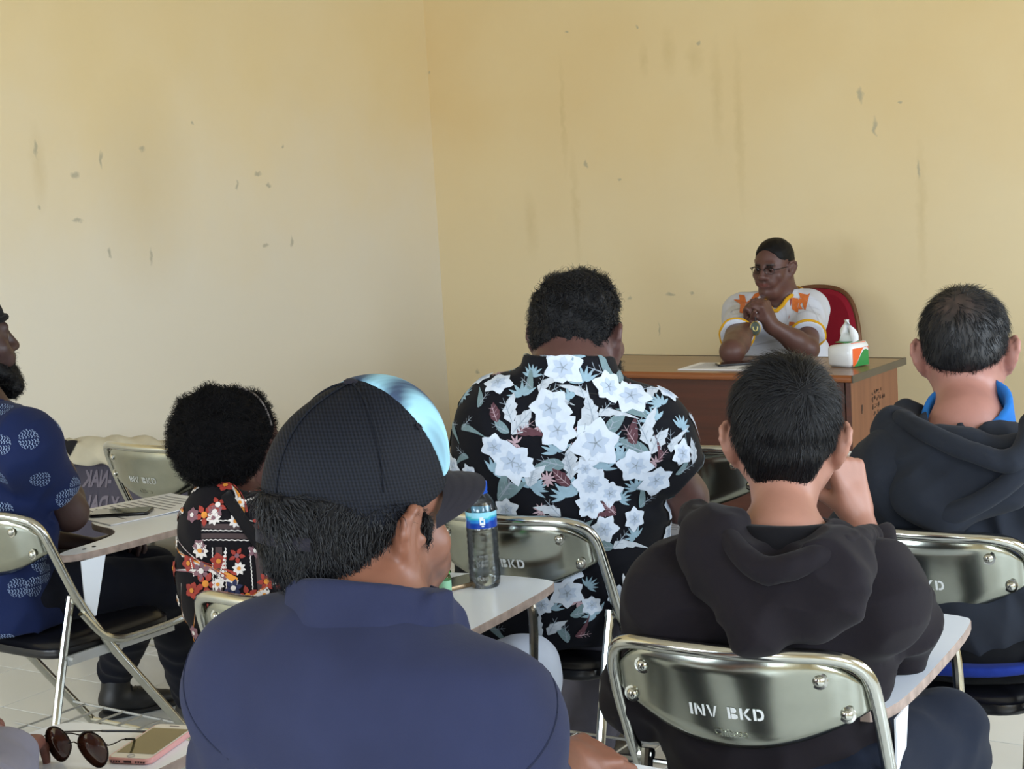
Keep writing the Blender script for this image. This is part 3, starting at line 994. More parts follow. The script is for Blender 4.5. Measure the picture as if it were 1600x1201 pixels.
def torso(pel, chest, nb, sl, sr, wp, wc, q=.62, infl=0.0, lat=(1, 0, 0), rs=.062, belly=None):
    pel, chest, nb, sl, sr = (np.array(v, float) for v in (pel, chest, nb, sl, sr))
    if infl < 0: pel = pel + (0, 0, wp * .7)          # the body itself ends in the legs, not in a rounded base
    p = [cap(pel, chest, wp + infl, wc + infl, .05, lat=lat, q=q)]
    m = (sl + sr) / 2
    p += [cap(sl, sr, rs + infl, rs + infl, .07)]
    p += [cap(nb - (0, 0, .025), sl + (nb - sl) * .12, .050 + infl * .6, rs * .8 + infl, .06), cap(nb - (0, 0, .025), sr + (nb - sr) * .12, .050 + infl * .6, rs * .8 + infl, .06)]
    p += [cap(chest, m - (0, 0, .03), wc * .8 + infl, wc * .62 + infl, .06, lat=lat, q=q * .95)]
    if belly is not None: p.append(ell(belly[0], np.array(belly[1]) + infl, None, .08))
    return p

def leg(hip, knee, ank, r=(.085, .060, .045), k=.03):
    return [cap(hip, knee, r[0], r[1], k), cap(knee, ank, r[1], r[2], k)]

def sdf_obj(name, prims, cell, m, parent, disp=None, dmax=0.0, relax=1, col=None):
    v, q = field_mesh(prims, cell, disp, dmax, relax)
    c = col(v) if col else None
    return add_mesh(name, v, q, m, parent, col=c)

def shoe(parent, heel, toe, m, sole_m, h=.09, wd=.047):
    heel = np.array(heel, float); toe = np.array(toe, float); up = np.array((0, 0, 1.)); f = unit((toe - heel) * (1, 1, 0)); s = np.cross(f, up)
    L = np.linalg.norm(toe - heel)
    pr = [cap(heel + f * .045 + up * .045, heel + f * (L * .55) + up * .035, .042, .040, .02, lat=s, q=.9), cap(heel + f * (L * .5) + up * .034, heel + f * (L - .045) + up * .026, .042, .030, .02, lat=s, q=.75),
          cap(heel + f * .05 + up * .06, heel + f * .06 + up * (h + .02), .040, .043, .02), cap(heel + f * .055 + up * .09, heel + f * .06 + up * .16, .03, .03, .004, 's'), halfcut(heel + up * .012, -up)]
    o = sdf_obj('shoe', pr, .006, m, parent)
    so = [cap(heel + f * .045 + up * .008, heel + f * (L - .045) + up * .008, .047, .043, .01, lat=s, q=.35), halfcut(heel + up * .001, -up), halfcut(heel + up * .02, up)]
    sdf_obj('sole', so, .006, sole_m, o)
    b = MB()
    for k in range(4):
        c = heel + f * (L * (.40 + .075 * k)) + up * (.083 - .012 * k)
        b.tube([c - s * .026 - up * .012, c - s * .012 + up * .002, c + s * .012 + up * .002, c + s * .026 - up * .012], .003, 6)
    b.build('laces', m, o)
    return o

# --- hair strands laid over a surface
def strands(name, parent, verts, quads, n, length, flow, m, seed=1, lift=.25, w=.0007, segs=4, keep=None, curl=0.0, jitter=.25, grav=0.0):
    rg = np.random.RandomState(seed)
    A, B_, C_, D_ = (verts[quads[:, i]] for i in range(4))
    nr = np.cross(C_ - A, D_ - B_); ar = np.linalg.norm(nr, axis=1) + 1e-12
    pick = rg.choice(len(quads), n, p=ar / ar.sum())
    nr = (nr / ar[:, None])[pick]
    u, v = rg.rand(n, 1), rg.rand(n, 1)
    P0 = (A[pick] * (1 - u) + B_[pick] * u) * (1 - v) + (D_[pick] * (1 - u) + C_[pick] * u) * v
    if keep is not None:
        kk = keep(P0); P0, nr = P0[kk], nr[kk]; n = len(P0)
    T = flow(P0) + rg.normal(size=(n, 3)) * jitter
    T = T - nr * (T * nr).sum(1)[:, None]; T /= np.linalg.norm(T, axis=1)[:, None] + 1e-9
    S = np.cross(T, nr)
    L = length(P0)[:, None] if callable(length) else np.full((n, 1), length)
    L = L * rg.uniform(.6, 1.25, (n, 1))
    path = []
    ph = rg.uniform(0, 6.28, (n, 1))
    for k in range(segs + 1):
        t = k / segs
        q = P0 + L * (T * t + nr * lift * (t - .55 * t * t)) - np.array((0, 0, grav)) * L * t * t
        if curl: q = q + curl * (np.sin(ph + t * 7.5) * S + np.cos(ph + t * 7.5) * nr) * min(1, t * 2.0)
        path.append(q)
    path = np.stack(path, 1)                      # n,segs+1,3
    ww = w * np.linspace(1, .15, segs + 1)[None, :, None] * rg.uniform(.7, 1.4, (n, 1, 1))
    ring = np.stack((path + S[:, None] * ww, path - S[:, None] * ww, path + nr[:, None] * ww * .9), 2)   # n,segs+1,3,3
    V = ring.reshape(-1, 3)
    base = (np.arange(n) * (segs + 1) * 3)[:, None]
    F = []
    for k in range(segs):
        for a in range(3):
            b = (a + 1) % 3
            F.append(base + np.array([[k * 3 + a, k * 3 + b, (k + 1) * 3 + b, (k + 1) * 3 + a]]))
    F = np.concatenate(F, 0)
    return add_mesh(name, V, F, m, parent)

# --- printed motifs laid onto cloth
class Printer:
    def __init__(s, verts, quads, lift=.0012):
        s.bvh = BVHTree.FromPolygons([tuple(v) for v in verts], [tuple(q) for q in quads]); s.lift = lift
        s.V = []; s.F = []; s.M = []; s.n = 0
    def base(s, p, axis_up=(0, 0, 1)):
        loc, nr, i, d = s.bvh.find_nearest(Vector(p))
        nr = np.array(nr); up = np.array(axis_up, float); up = unit(up - nr * np.dot(up, nr)); rt = np.cross(up, nr)
        return np.array(loc), nr, rt, up
    def ray(s, o, d):
        loc, nr, i, dist = s.bvh.ray_cast(Vector(o), Vector(d))
        return None if loc is None else np.array(loc)
    def put(s, fr, pts, faces, mi, layer=0):
        loc, nr, rt, up = fr; n0 = len(s.V)
        for x, y in pts:
            q = loc + rt * x + up * y
            l2, n2, i, d = s.bvh.find_nearest(Vector(q))
            n2 = np.array(n2)
            s.V.append(tuple(np.array(l2) + n2 * (s.lift + layer * .0005)))
        s.F += [tuple(i + n0 for i in f) for f in faces]; s.M += [mi] * len(faces)
    def petal(s, fr, ang, r0, L, W, mi, n=5, bend=0.0, layer=0, pw=.8, wave=0.0, waven=6):
        """leaf or petal shape from r0 outwards along ang"""
        pts = []; F = []
        ca, sa = math.cos(ang), math.sin(ang)
        for i in range(n + 1):
            t = i / n; wd = W / 2 * (math.sin(PI * min(1, t * .98 + .02) ** pw)) + .0002
            if wave: wd *= 1 + wave * math.sin(t * waven * PI)
            x = r0 + L * t; yb = bend * L * t * t
            for o in (-1, 0, 1):
                y = yb + o * wd
                pts.append((x * ca - y * sa, x * sa + y * ca))
        for i in range(n):
            for o in (0, 1):
                a = i * 3 + o; F.append((a, a + 3, a + 4, a + 1))
        s.put(fr, pts, F, mi, layer)
    def disc(s, fr, cx, cy, r, mi, n=12, layer=0, sy=1):
        pts = [(cx, cy)] + [(cx + r * math.cos(2 * PI * k / n), cy + sy * r * math.sin(2 * PI * k / n)) for k in range(n)]
        s.put(fr, pts, [(0, k + 1, (k + 1) % n + 1) for k in range(n)], mi, layer)
    def strip(s, fr, pts, w, mi, layer=0):
        P_ = [np.array(p, float) for p in pts]; o = []
        for i, p in enumerate(P_):
            d = P_[min(i + 1, len(P_) - 1)] - P_[max(i - 1, 0)]; d = d / (np.linalg.norm(d) + 1e-9); nn = np.array((-d[1], d[0]))
            o += [p + nn * w / 2, p - nn * w / 2]
        s.put(fr, o, [(2 * i, 2 * i + 1, 2 * i + 3, 2 * i + 2) for i in range(len(P_) - 1)], mi, layer)
    def build(s, name, mats, parent):
        # face the print outwards
        V = np.array(s.V)
        F = []
        for f in s.F:
            a, b, c = V[f[0]], V[f[1]], V[f[2]]
            n = np.cross(b - a, c - a); l2, n2, i, d = s.bvh.find_nearest(Vector((a + b + c) / 3))
            F.append(f if np.dot(n, np.array(n2)) >= 0 else f[::-1])
        return add_mesh(name, V, F, mats, parent, s.M, smooth=True)
A = np.array

# ================================================================== PEOPLE
CAMP = (0, 0, 1.52)
def person(label, loc):
    return thing('person', label, 'person', loc)
def finish(root):
    inv = Matrix.Translation(-root.location)
    for ch in root.children: ch.matrix_parent_inverse = inv.copy()

def hair_prims(H, tt=.010, ts=.008, tb=.010, nape=-.035, front=.078, tilt=.45, side=.030, low=.052):
    E = H.E
    p = [E((0, -.014, .050), (.076 + ts, .096 + tb, .080 + tt), .02), E((0, -.048, .004), (.062 + ts * .6, .056 + tb * .4, low), .03)]
    def cut(c, n, k=.008): return halfcut(H.w(*c), n[0] * H.R[0] + n[1] * H.R[1] + n[2] * H.R[2], k)
    p += [cut((0, -.07, nape), (0, .55, -1)), cut((0, front, .07), (0, 1, -tilt)),]
    p += [E((q * .080, .012, -.012), (.032, .036, .040), .008, 's') for q in (-1, 1)]
    p += [E((q * .086, -.030, -.075), (.055, .066, .060), .012, 's') for q in (-1, 1)]
    p += [H.E((0, .075, -.01), (.09, .075 - side + .01, .085), .01, 's')]
    return p

# ------------------------------------------------------------------ young man in the black hoodie, hand at his cheek
def hoodie_man():
    M_sk = skin('light_brown_skin', (160, 114, 97))
    M_ho = cloth('black_brown_sweatshirt', (26, 22, 27))
    M_in = cloth('black_sweatshirt_lining', (15, 14, 18))
    M_je = cloth('dark_blue_denim', (22, 28, 42), b=.35)
    t = person('young man seen from behind in a black hoodie, cheek resting on his hand', (-1.10, 2.38, 0))
    H = Head((-1.111,2.420,1.068), 20, 4, 2, 1.0)
    nb = A((-1.073,2.310,0.944)); sl = A((-1.225,2.250,0.844)); sr = A((-0.955,2.370,0.847))
    chest = A((-1.107,2.330,0.786)); pel = A((-1.10, 2.33, .56))
    le, lw = A((-1.328,2.300,0.663)), A((-1.373,2.620,0.531))
    re, rw = A((-0.971,2.530,0.747)), A((-1.070,2.600,0.924))
    lat = unit(sr - sl)
    tor = lambda i: torso(pel, chest, nb, sl, sr, .165, .172, .62, i, lat, .060)
    hip = [A((-1.19, 2.36, .555)), A((-1.0, 2.36, .555))]; kn = [A((-1.22, 2.80, .56)), A((-0.935,2.604,0.550))]; an = [A((-1.24, 2.72, .1)), A((-.93, 2.83, .1))]
    body = H.prims(ear_out=1.1) + [H.K((0, -.022, -.02), (0, -.02, -.07), .048, .046, .03), cap(H.w(0, -.022, -.055), nb, .0455, .054, .03)]
    body += tor(-.012) + arm(sl, le, lw, (.046, .04, .04, .027)) + arm(sr, re, rw, (.046, .04, .038, .0225))
    body += hand(rw, unit(A((-1.086,2.600,0.994)) - rw), (-.95, .35, .05), thumb_side=1, curls=[(1.15, 1.2, .8), (1.2, 1.3, .8), (1.2, 1.3, .9), (1.3, 1.3, .9)], thumb=(.30, .70, .95), tcurl=-.15, wr=.023)
    body += hand(lw, (.3, .9, -.1), (0, 0, -1), thumb_side=1)
    body += leg(hip[0], kn[0], an[0], (.07, .05, .035)) + leg(hip[1], kn[1], an[1], (.07, .05, .035))
    sdf_obj('body', body, .0042, M_sk, t)
    H.eyes(t)
    hp = hair_prims(H, .014, .010, .011, nape=-.084, front=.085, low=.078)
    nz = noise3(70, 5)
    hv, hq = field_mesh(hp, .0045, lambda P_: .0018 * nz(P_), .003)
    ho = add_mesh('hair', hv, hq, M_hair, t)
    crown = A((-1.016,2.330,1.188))
    def flow(P_):
        d = P_ - crown; r = np.linalg.norm(d, axis=1)[:, None]; d = d / np.maximum(r, .01)
        sw = np.cross(d, H.R[2])
        return d + sw * np.exp(-r / .03) * .9 - H.R[2] * np.clip(r - .03, 0, .1) * 9
    strands('hair_strands', ho, hv, hq, 5200, lambda P_: .014 + .020 * np.clip(H.l(P_)[:, 2] / .12, 0, 1), flow, M_strand, 3, .32, .00075, jitter=.28)
    # hoodie
    W = wrinkles(.010, 15, 4, 5, (1, .6, 1.4))
    hem_z = .60
    cuff = rw + (re - rw) * .17
    hd = arm(sl, le, lw, (.062, .056, .052, .038), 0, .05) + arm(sr, re, rw, (.062, .054, .050, .040), 0, .05)
    hd += [cyl(cuff, cuff + (rw - re) * .5, .075), cap(rw, cuff + (re - rw) * .06, .033, .034, .004, 's')] + tor(.008)
    hd += [cap(nb + (0, .01, .07), nb - (0, 0, .03), .070, .075, .01, 's'), halfcut((0, 0, hem_z - .04), (0, 0, -1))]
    sh = sdf_obj('sweatshirt', hd, .0065, M_ho, t, W, .011)
    # folded-down hood hanging on the back
    tip = A((-1.050,2.150,0.840))
    hood = [ell(A((-1.042,2.215,0.907)), (.150, .060, .095), frame(-6, 0, 6), .03), cap(A((-1.142,2.220,0.947)), tip, .050, .026, .05), cap(A((-0.960,2.270,0.920)), tip, .045, .026, .05),
            cap(A((-1.211,2.300,0.963)), A((-1.131,2.220,0.948)), .030, .040, .03), cap(A((-0.966,2.360,0.924)), A((-0.967,2.250,0.924)), .030, .040, .03)]
    hood += [cap(nb + (0, .02, .085), nb + (0, -.02, -.02), .076, .074, .012, 's'), cap(A((-1.021,2.150,0.939)), A((-1.022,2.190,1.014)), .010, .088, .014, 's')]
    Wh = wrinkles(.006, 22, 9, 5)
    o = sdf_obj('hood', hood, .005, M_ho, sh, Wh, .007)
    rim = curve_caps(smooth_path([A((-1.247,2.340,0.965)), A((-1.173,2.250,0.986)), A((-1.093,2.175,0.964)), A((-1.045,2.145,0.938)), A((-1.015,2.140,0.931)), A((-0.975,2.155,0.945)), A((-0.944,2.210,0.956)), A((-0.941,2.300,0.956)), A((-0.972,2.420,0.928))], 3), .0125, .012)
    sdf_obj('hood_rim', rim, .005, M_ho, o, wrinkles(.003, 40, 3), .003)
    inner = [cap(nb + (0, -.005, .045), nb + (0, -.035, -.05), .082, .10, .02), cap(nb + (0, .0, .07), nb + (0, -.01, -.05), .071, .07, .008, 's'), halfcut(nb + (0, 0, .028), (0, .1, 1))]
    sdf_obj('hood_lining', inner, .006, M_in, o)
    # jeans and shoes
    hp2 = [ell((-1.10, 2.36, .55), (.185, .14, .10), None, .05)]
    for a, b_, c in zip(hip, kn, an): hp2 += leg(a, b_, c, (.092, .072, .055))
    sdf_obj('jeans', hp2, .009, M_je, t, wrinkles(.006, 20, 12), .007)
    for a in an: shoe(t, (a[0], a[1] - .07, 0), (a[0] + .01, a[1] + .2, 0), mat('black_shoe_leather', (20, 20, 22), .4), M_rubber)
    finish(t)

# ------------------------------------------------------------------ man in the grey hooded jacket, right edge
def grey_man():
    M_sk = skin('pinkish_brown_skin', (162, 114, 102))
    M_gr = cloth('charcoal_sweatshirt', (36, 40, 49), var=.10)
    M_bl = cloth('sky_blue_polo', (40, 112, 190))
    M_pa = cloth('black_trousers', (14, 15, 19))
    t = person('man with thinning crown in a charcoal hooded jacket over a blue collar, right edge', (-1.12, 3.2, 0))
    H = Head((-1.104,3.280,1.105), 14, 3, -1, 1.03)
    nb = A((-1.070,3.180,0.992)); sl = A((-1.185,3.080,0.893)); sr = A((-0.918,3.200,0.872))
    chest = A((-1.100,3.170,0.780)); pel = A((-1.10, 3.16, .56))
    le, lw = A((-1.309,3.200,0.719)), A((-1.22, 3.62, .73))
    re, rw = A((-.80, 3.34, .76)), A((-.94, 3.6, .73))
    lat = unit(sr - sl)
    tor = lambda i: torso(pel, chest, nb, sl, sr, .165, .178, .62, i, lat, .062)
    hip = [A((-1.20, 3.18, .555)), A((-1.0, 3.18, .555))]; kn = [A((-1.24, 3.62, .56)), A((-.96, 3.62, .56))]; an = [A((-1.25, 3.55, .1)), A((-.95, 3.6, .1))]
    body = H.prims(ear_out=1.1) + [H.K((0, -.022, -.02), (0, -.02, -.07), .055, .054, .03), cap(H.w(0, -.022, -.055), nb, .0545, .063, .03)]
    body += tor(-.012) + arm(sl, le, lw, (.046, .04, .04, .027)) + arm(sr, re, rw, (.046, .04, .042, .026))
    body += hand(rw, (-.5, .85, -.1), (0, 0, -1), thumb_side=1) + hand(lw, (.4, .9, -.1), (0, 0, -1), thumb_side=-1)
    body += leg(hip[0], kn[0], an[0], (.07, .05, .035)) + leg(hip[1], kn[1], an[1], (.07, .05, .035))
    sdf_obj('body', body, .0048, M_sk, t)
    H.eyes(t)
    hp = hair_prims(H, .007, .007, .008, nape=-.012, front=.066, low=.05)
    nz = noise3(60, 8)
    hv, hq = field_mesh(hp, .0045, lambda P_: .0014 * nz(P_), .003)
    # thin, greying crown
    ccen = A((-1.097,3.200,1.212))
    def hcol(V):
        d = np.linalg.norm((V - ccen) * (1, 1, 1.2), axis=1); k = np.exp(-(d / .045) ** 2)[:, None] * (.55 + .25 * noise3(160, 3)(V.astype(np.float32)))[:, None]
        return np.clip(np.array(lin(12, 11, 14)[:3]) * (1 - k) + np.array(lin(74, 58, 52)[:3]) * k, 0, 1)
    ho = add_mesh('hair', hv, hq, mat('thinning_black_hair', (20, 20, 24), .5, vcol='Col', var=.25, vscale=120), t, col=hcol(hv))
    def flow(P_):
        d = unit_rows(P_ - ccen); return d - H.R[2] * .35 - H.R[0] * .15
    keep = lambda P_: np.random.RandomState(1).rand(len(P_)) > .92 * np.exp(-(np.linalg.norm(P_ - ccen, axis=1) / .042) ** 2)
    strands('hair_strands', ho, hv, hq, 3600, lambda P_: .016 + .016 * np.clip(H.l(P_)[:, 2] / .12, 0, 1), flow, M_strand, 5, .22, .0007, keep=keep)
    W = wrinkles(.010, 13, 14, 5, (1.3, .6, 1.2))
    hd = arm(sl, le, lw, (.066, .062, .056, .040), 0, .06) + arm(sr, re, rw, (.066, .06, .054, .040), 0, .06)
    hd += [cyl(lw + (le - lw) * .1, lw + (lw - le) * .3, .08), cyl(rw + (re - rw) * .1, rw + (rw - re) * .3, .08)] + tor(.010)
    hd += [ell(A((-1.10, 3.14, .66)), (.19, .135, .12), None, .06)]
    hd += [cap(nb + (0, .02, .08), nb - (0, 0, .03), .088, .092, .01, 's'), halfcut((0, 0, .535), (0, 0, -1))]
    sh = sdf_obj('sweatshirt', hd, .0065, M_gr, t, W, .011)
    tip = A((-1.056,3.000,0.834))
    hood = [ell(A((-1.057,3.060,0.912)), (.150, .055, .085), frame(0, 0, 6), .03), cap(A((-1.195,3.120,0.981)), A((-1.109,3.020,0.874)), .040, .045, .05), cap(A((-0.949,3.100,0.929)), tip, .05, .028, .05),
            cap(A((-1.109,3.020,0.874)), tip, .045, .026, .04), cap(A((-1.198,3.200,0.992)), A((-1.195,3.120,0.966)), .034, .040, .03)]
    hood += [cap(nb + (0, .03, .09), nb + (0, -.01, -.03), .080, .080, .012, 's')]
    o = sdf_obj('hood', hood, .006, M_gr, sh, wrinkles(.005, 20, 23, 5), .006)
    rim = curve_caps(smooth_path([A((-1.176,3.100,1.001)), A((-1.109,3.030,0.993)), A((-1.008,2.985,0.965)), A((-0.920,2.985,0.941)), A((-0.907,3.020,0.969)), A((-0.921,3.100,1.003))], 3), .011, .02)
    sdf_obj('hood_rim', rim, .005, M_gr, o, wrinkles(.002, 40, 3), .002)
    fold = curve_caps(smooth_path([A((-1.063,2.985,0.839)), A((-1.022,2.980,0.850)), A((-0.962,2.985,0.883)), A((-0.907,3.000,0.931)), A((-0.888,3.060,0.975))], 2), .013, .02)
    sdf_obj('hood_edge', fold, .005, M_gr, o)
    col = [cap(nb + (0, .0, .03), nb + (0, .0, -.03), .087, .094, .02), cap(nb + (0, .0, .09), nb + (0, -.0, -.06), .070, .074, .006, 's'), halfcut(nb + (0, 0, .034), (0, -.62, 1))]
    sdf_obj('collar', col, .005, M_bl, t)
    st = [ell(A((-1.10, 3.15, .54)), (.190, .138, .10), None, .05), halfcut((0, 0, .537), (0, 0, 1)), halfcut((0, 0, .515), (0, 0, -1))]
    sdf_obj('shirt_hem', st, .008, cloth('royal_blue_hem', (24, 44, 120)), t)
    hp2 = [ell((-1.10, 3.18, .55), (.185, .135, .09), None, .05)]
    for a, b_, c in zip(hip, kn, an): hp2 += leg(a, b_, c, (.090, .072, .055))
    sdf_obj('trousers', hp2, .010, M_pa, t, wrinkles(.005, 20, 12), .006)
    for a in an: shoe(t, (a[0], a[1] - .07, 0), (a[0] + .01, a[1] + .2, 0), mat('dark_shoe', (24, 22, 22), .4), M_rubber)
    finish(t)
def unit_rows(d): return d / (np.linalg.norm(d, axis=1)[:, None] + 1e-9)

# ------------------------------------------------------------------ big man in the floral shirt
FLORAL = dict(
    flowers=[((-1.700,2.700,1.148), 76), ((-1.853,2.700,1.114), 58), ((-1.734,2.700,1.068), 80), ((-1.720,2.700,1.025), 72), ((-1.602,2.700,1.112), 64), ((-1.553,2.700,1.095), 78), ((-1.831,2.700,0.958), 82), ((-1.872,2.700,0.986), 56),
             ((-1.636,2.700,1.003), 92), ((-1.550,2.700,0.964), 70), ((-1.509,2.700,0.938), 68), ((-1.650,2.700,0.923), 70), ((-1.611,2.700,0.907), 52), ((-1.656,2.700,0.880), 52), ((-1.451,2.700,0.991), 52), ((-1.890,2.700,1.122), 46), ((-1.663,2.700,0.952), 40),
             ((-1.651,2.700,0.922), 60), ((-1.655,2.700,0.882), 50), ((-1.628,2.700,0.835), 54), ((-1.560,2.700,0.860), 46), ((-1.851,2.700,0.859), 48), ((-1.719,2.700,0.702), 66), ((-1.665,2.700,0.682), 40), ((-1.965,2.700,0.897), 42), ((-1.934,2.700,0.930), 40), ((-1.814,2.700,0.949), 56), ((-1.779,2.700,0.671), 40), ((-1.606,2.700,0.708), 40)],
    green=[((-1.786,2.700,1.116), 92, 150), ((-1.890,2.700,1.082), 80, 70), ((-1.857,2.700,1.025), 84, 150), ((-1.594,2.700,1.046), 120, 62), ((-1.743,2.700,0.960), 120, 165), ((-1.552,2.700,0.997), 130, 155), ((-1.846,2.700,0.905), 140, 50), ((-1.619,2.700,1.141), 150, 155), ((-1.541,2.700,1.073), 100, 130), ((-1.441,2.700,0.965), 110, 25), ((-1.529,2.700,0.899), 100, 40), ((-1.848,2.700,0.906), 110, 45), ((-1.676,2.700,0.837), 70, 70), ((-1.635,2.700,0.799), 96, 175), ((-1.686,2.700,0.664), 96, 10), ((-1.728,2.700,0.621), 90, 95), ((-1.888,2.700,0.610), 80, 10)],
    white=[((-1.808,2.700,1.146), 120, 30), ((-1.836,2.700,1.063), 110, 110), ((-1.801,2.700,1.039), 120, 50), ((-1.665,2.700,1.110), 84, 105), ((-1.644,2.700,1.068), 110, 100), ((-1.607,2.700,1.073), 92, 40), ((-1.641,2.700,1.036), 140, 30), ((-1.700,2.700,0.967), 110, 100), ((-1.662,2.700,0.964), 100, 40), ((-1.534,2.700,1.034), 120, 110), ((-1.502,2.700,1.015), 110, 60), ((-1.784,2.700,0.936), 100, 65), ((-1.517,2.700,1.109), 96, 170), ((-1.474,2.700,1.016), 90, 85), ((-1.427,2.700,0.997), 100, 85), ((-1.747,2.700,1.121), 90, 85), ((-1.744,2.700,0.871), 90, 130), ((-1.590,2.700,0.820), 96, 45), ((-1.800,2.700,0.621), 84, 120), ((-1.757,2.700,0.631), 84, 60), ((-1.785,2.700,0.930), 80, 70), ((-1.701,2.700,0.950), 80, 100)],
    maroon=[((-1.868,2.700,1.055), 80, 110), ((-1.792,2.700,1.029), 96, 35), ((-1.561,2.700,1.024), 96, 120), ((-1.720,2.700,0.931), 96, 135), ((-1.490,2.700,0.988), 60, 40), ((-1.616,2.700,0.878), 76, 140), ((-1.613,2.700,0.876), 70, 130), ((-1.944,2.700,0.898), 46, 100), ((-1.686,2.700,0.620), 70, 5)],
    palms=[((-1.774,2.700,1.128), 56), ((-1.797,2.700,1.089), 66), ((-1.723,2.700,0.980), 64), ((-1.876,2.700,0.935), 58), ((-1.790,2.700,0.905), 64), ((-1.626,2.700,0.952), 60), ((-1.551,2.700,0.919), 58), ((-1.503,2.700,1.049), 66), ((-1.680,2.700,0.902), 90), ((-1.653,2.700,1.120), 60), ((-1.585,2.700,0.972), 60), ((-1.488,2.700,1.079), 60), ((-1.720,2.700,1.174), 56), ((-1.672,2.700,1.174), 50), ((-1.451,2.700,1.037), 56), ((-1.687,2.700,1.085), 50), ((-1.604,2.700,1.003), 56), ((-1.710,2.700,0.893), 60), ((-1.592,2.700,0.893), 50), ((-1.551,2.700,0.917), 50), ((-1.793,2.700,0.906), 60), ((-1.758,2.700,0.662), 50), ((-1.559,2.700,0.822), 50), ((-1.674,2.700,0.717), 44), ((-1.880,2.700,0.933), 46), ((-1.654,2.700,0.662), 60)],
    pink=[((-1.819,2.700,0.995), 46), ((-1.854,2.700,1.133), 40), ((-1.763,2.700,1.030), 40), ((-1.555,2.700,1.112), 44), ((-1.750,2.700,0.927), 44), ((-1.507,2.700,0.972), 40), ((-1.677,2.700,0.992), 40), ((-1.687,2.700,1.020), 40), ((-1.769,2.700,0.861), 44), ((-1.700,2.700,0.681), 50), ((-1.636,2.700,0.865), 36), ((-1.756,2.700,0.924), 36)])

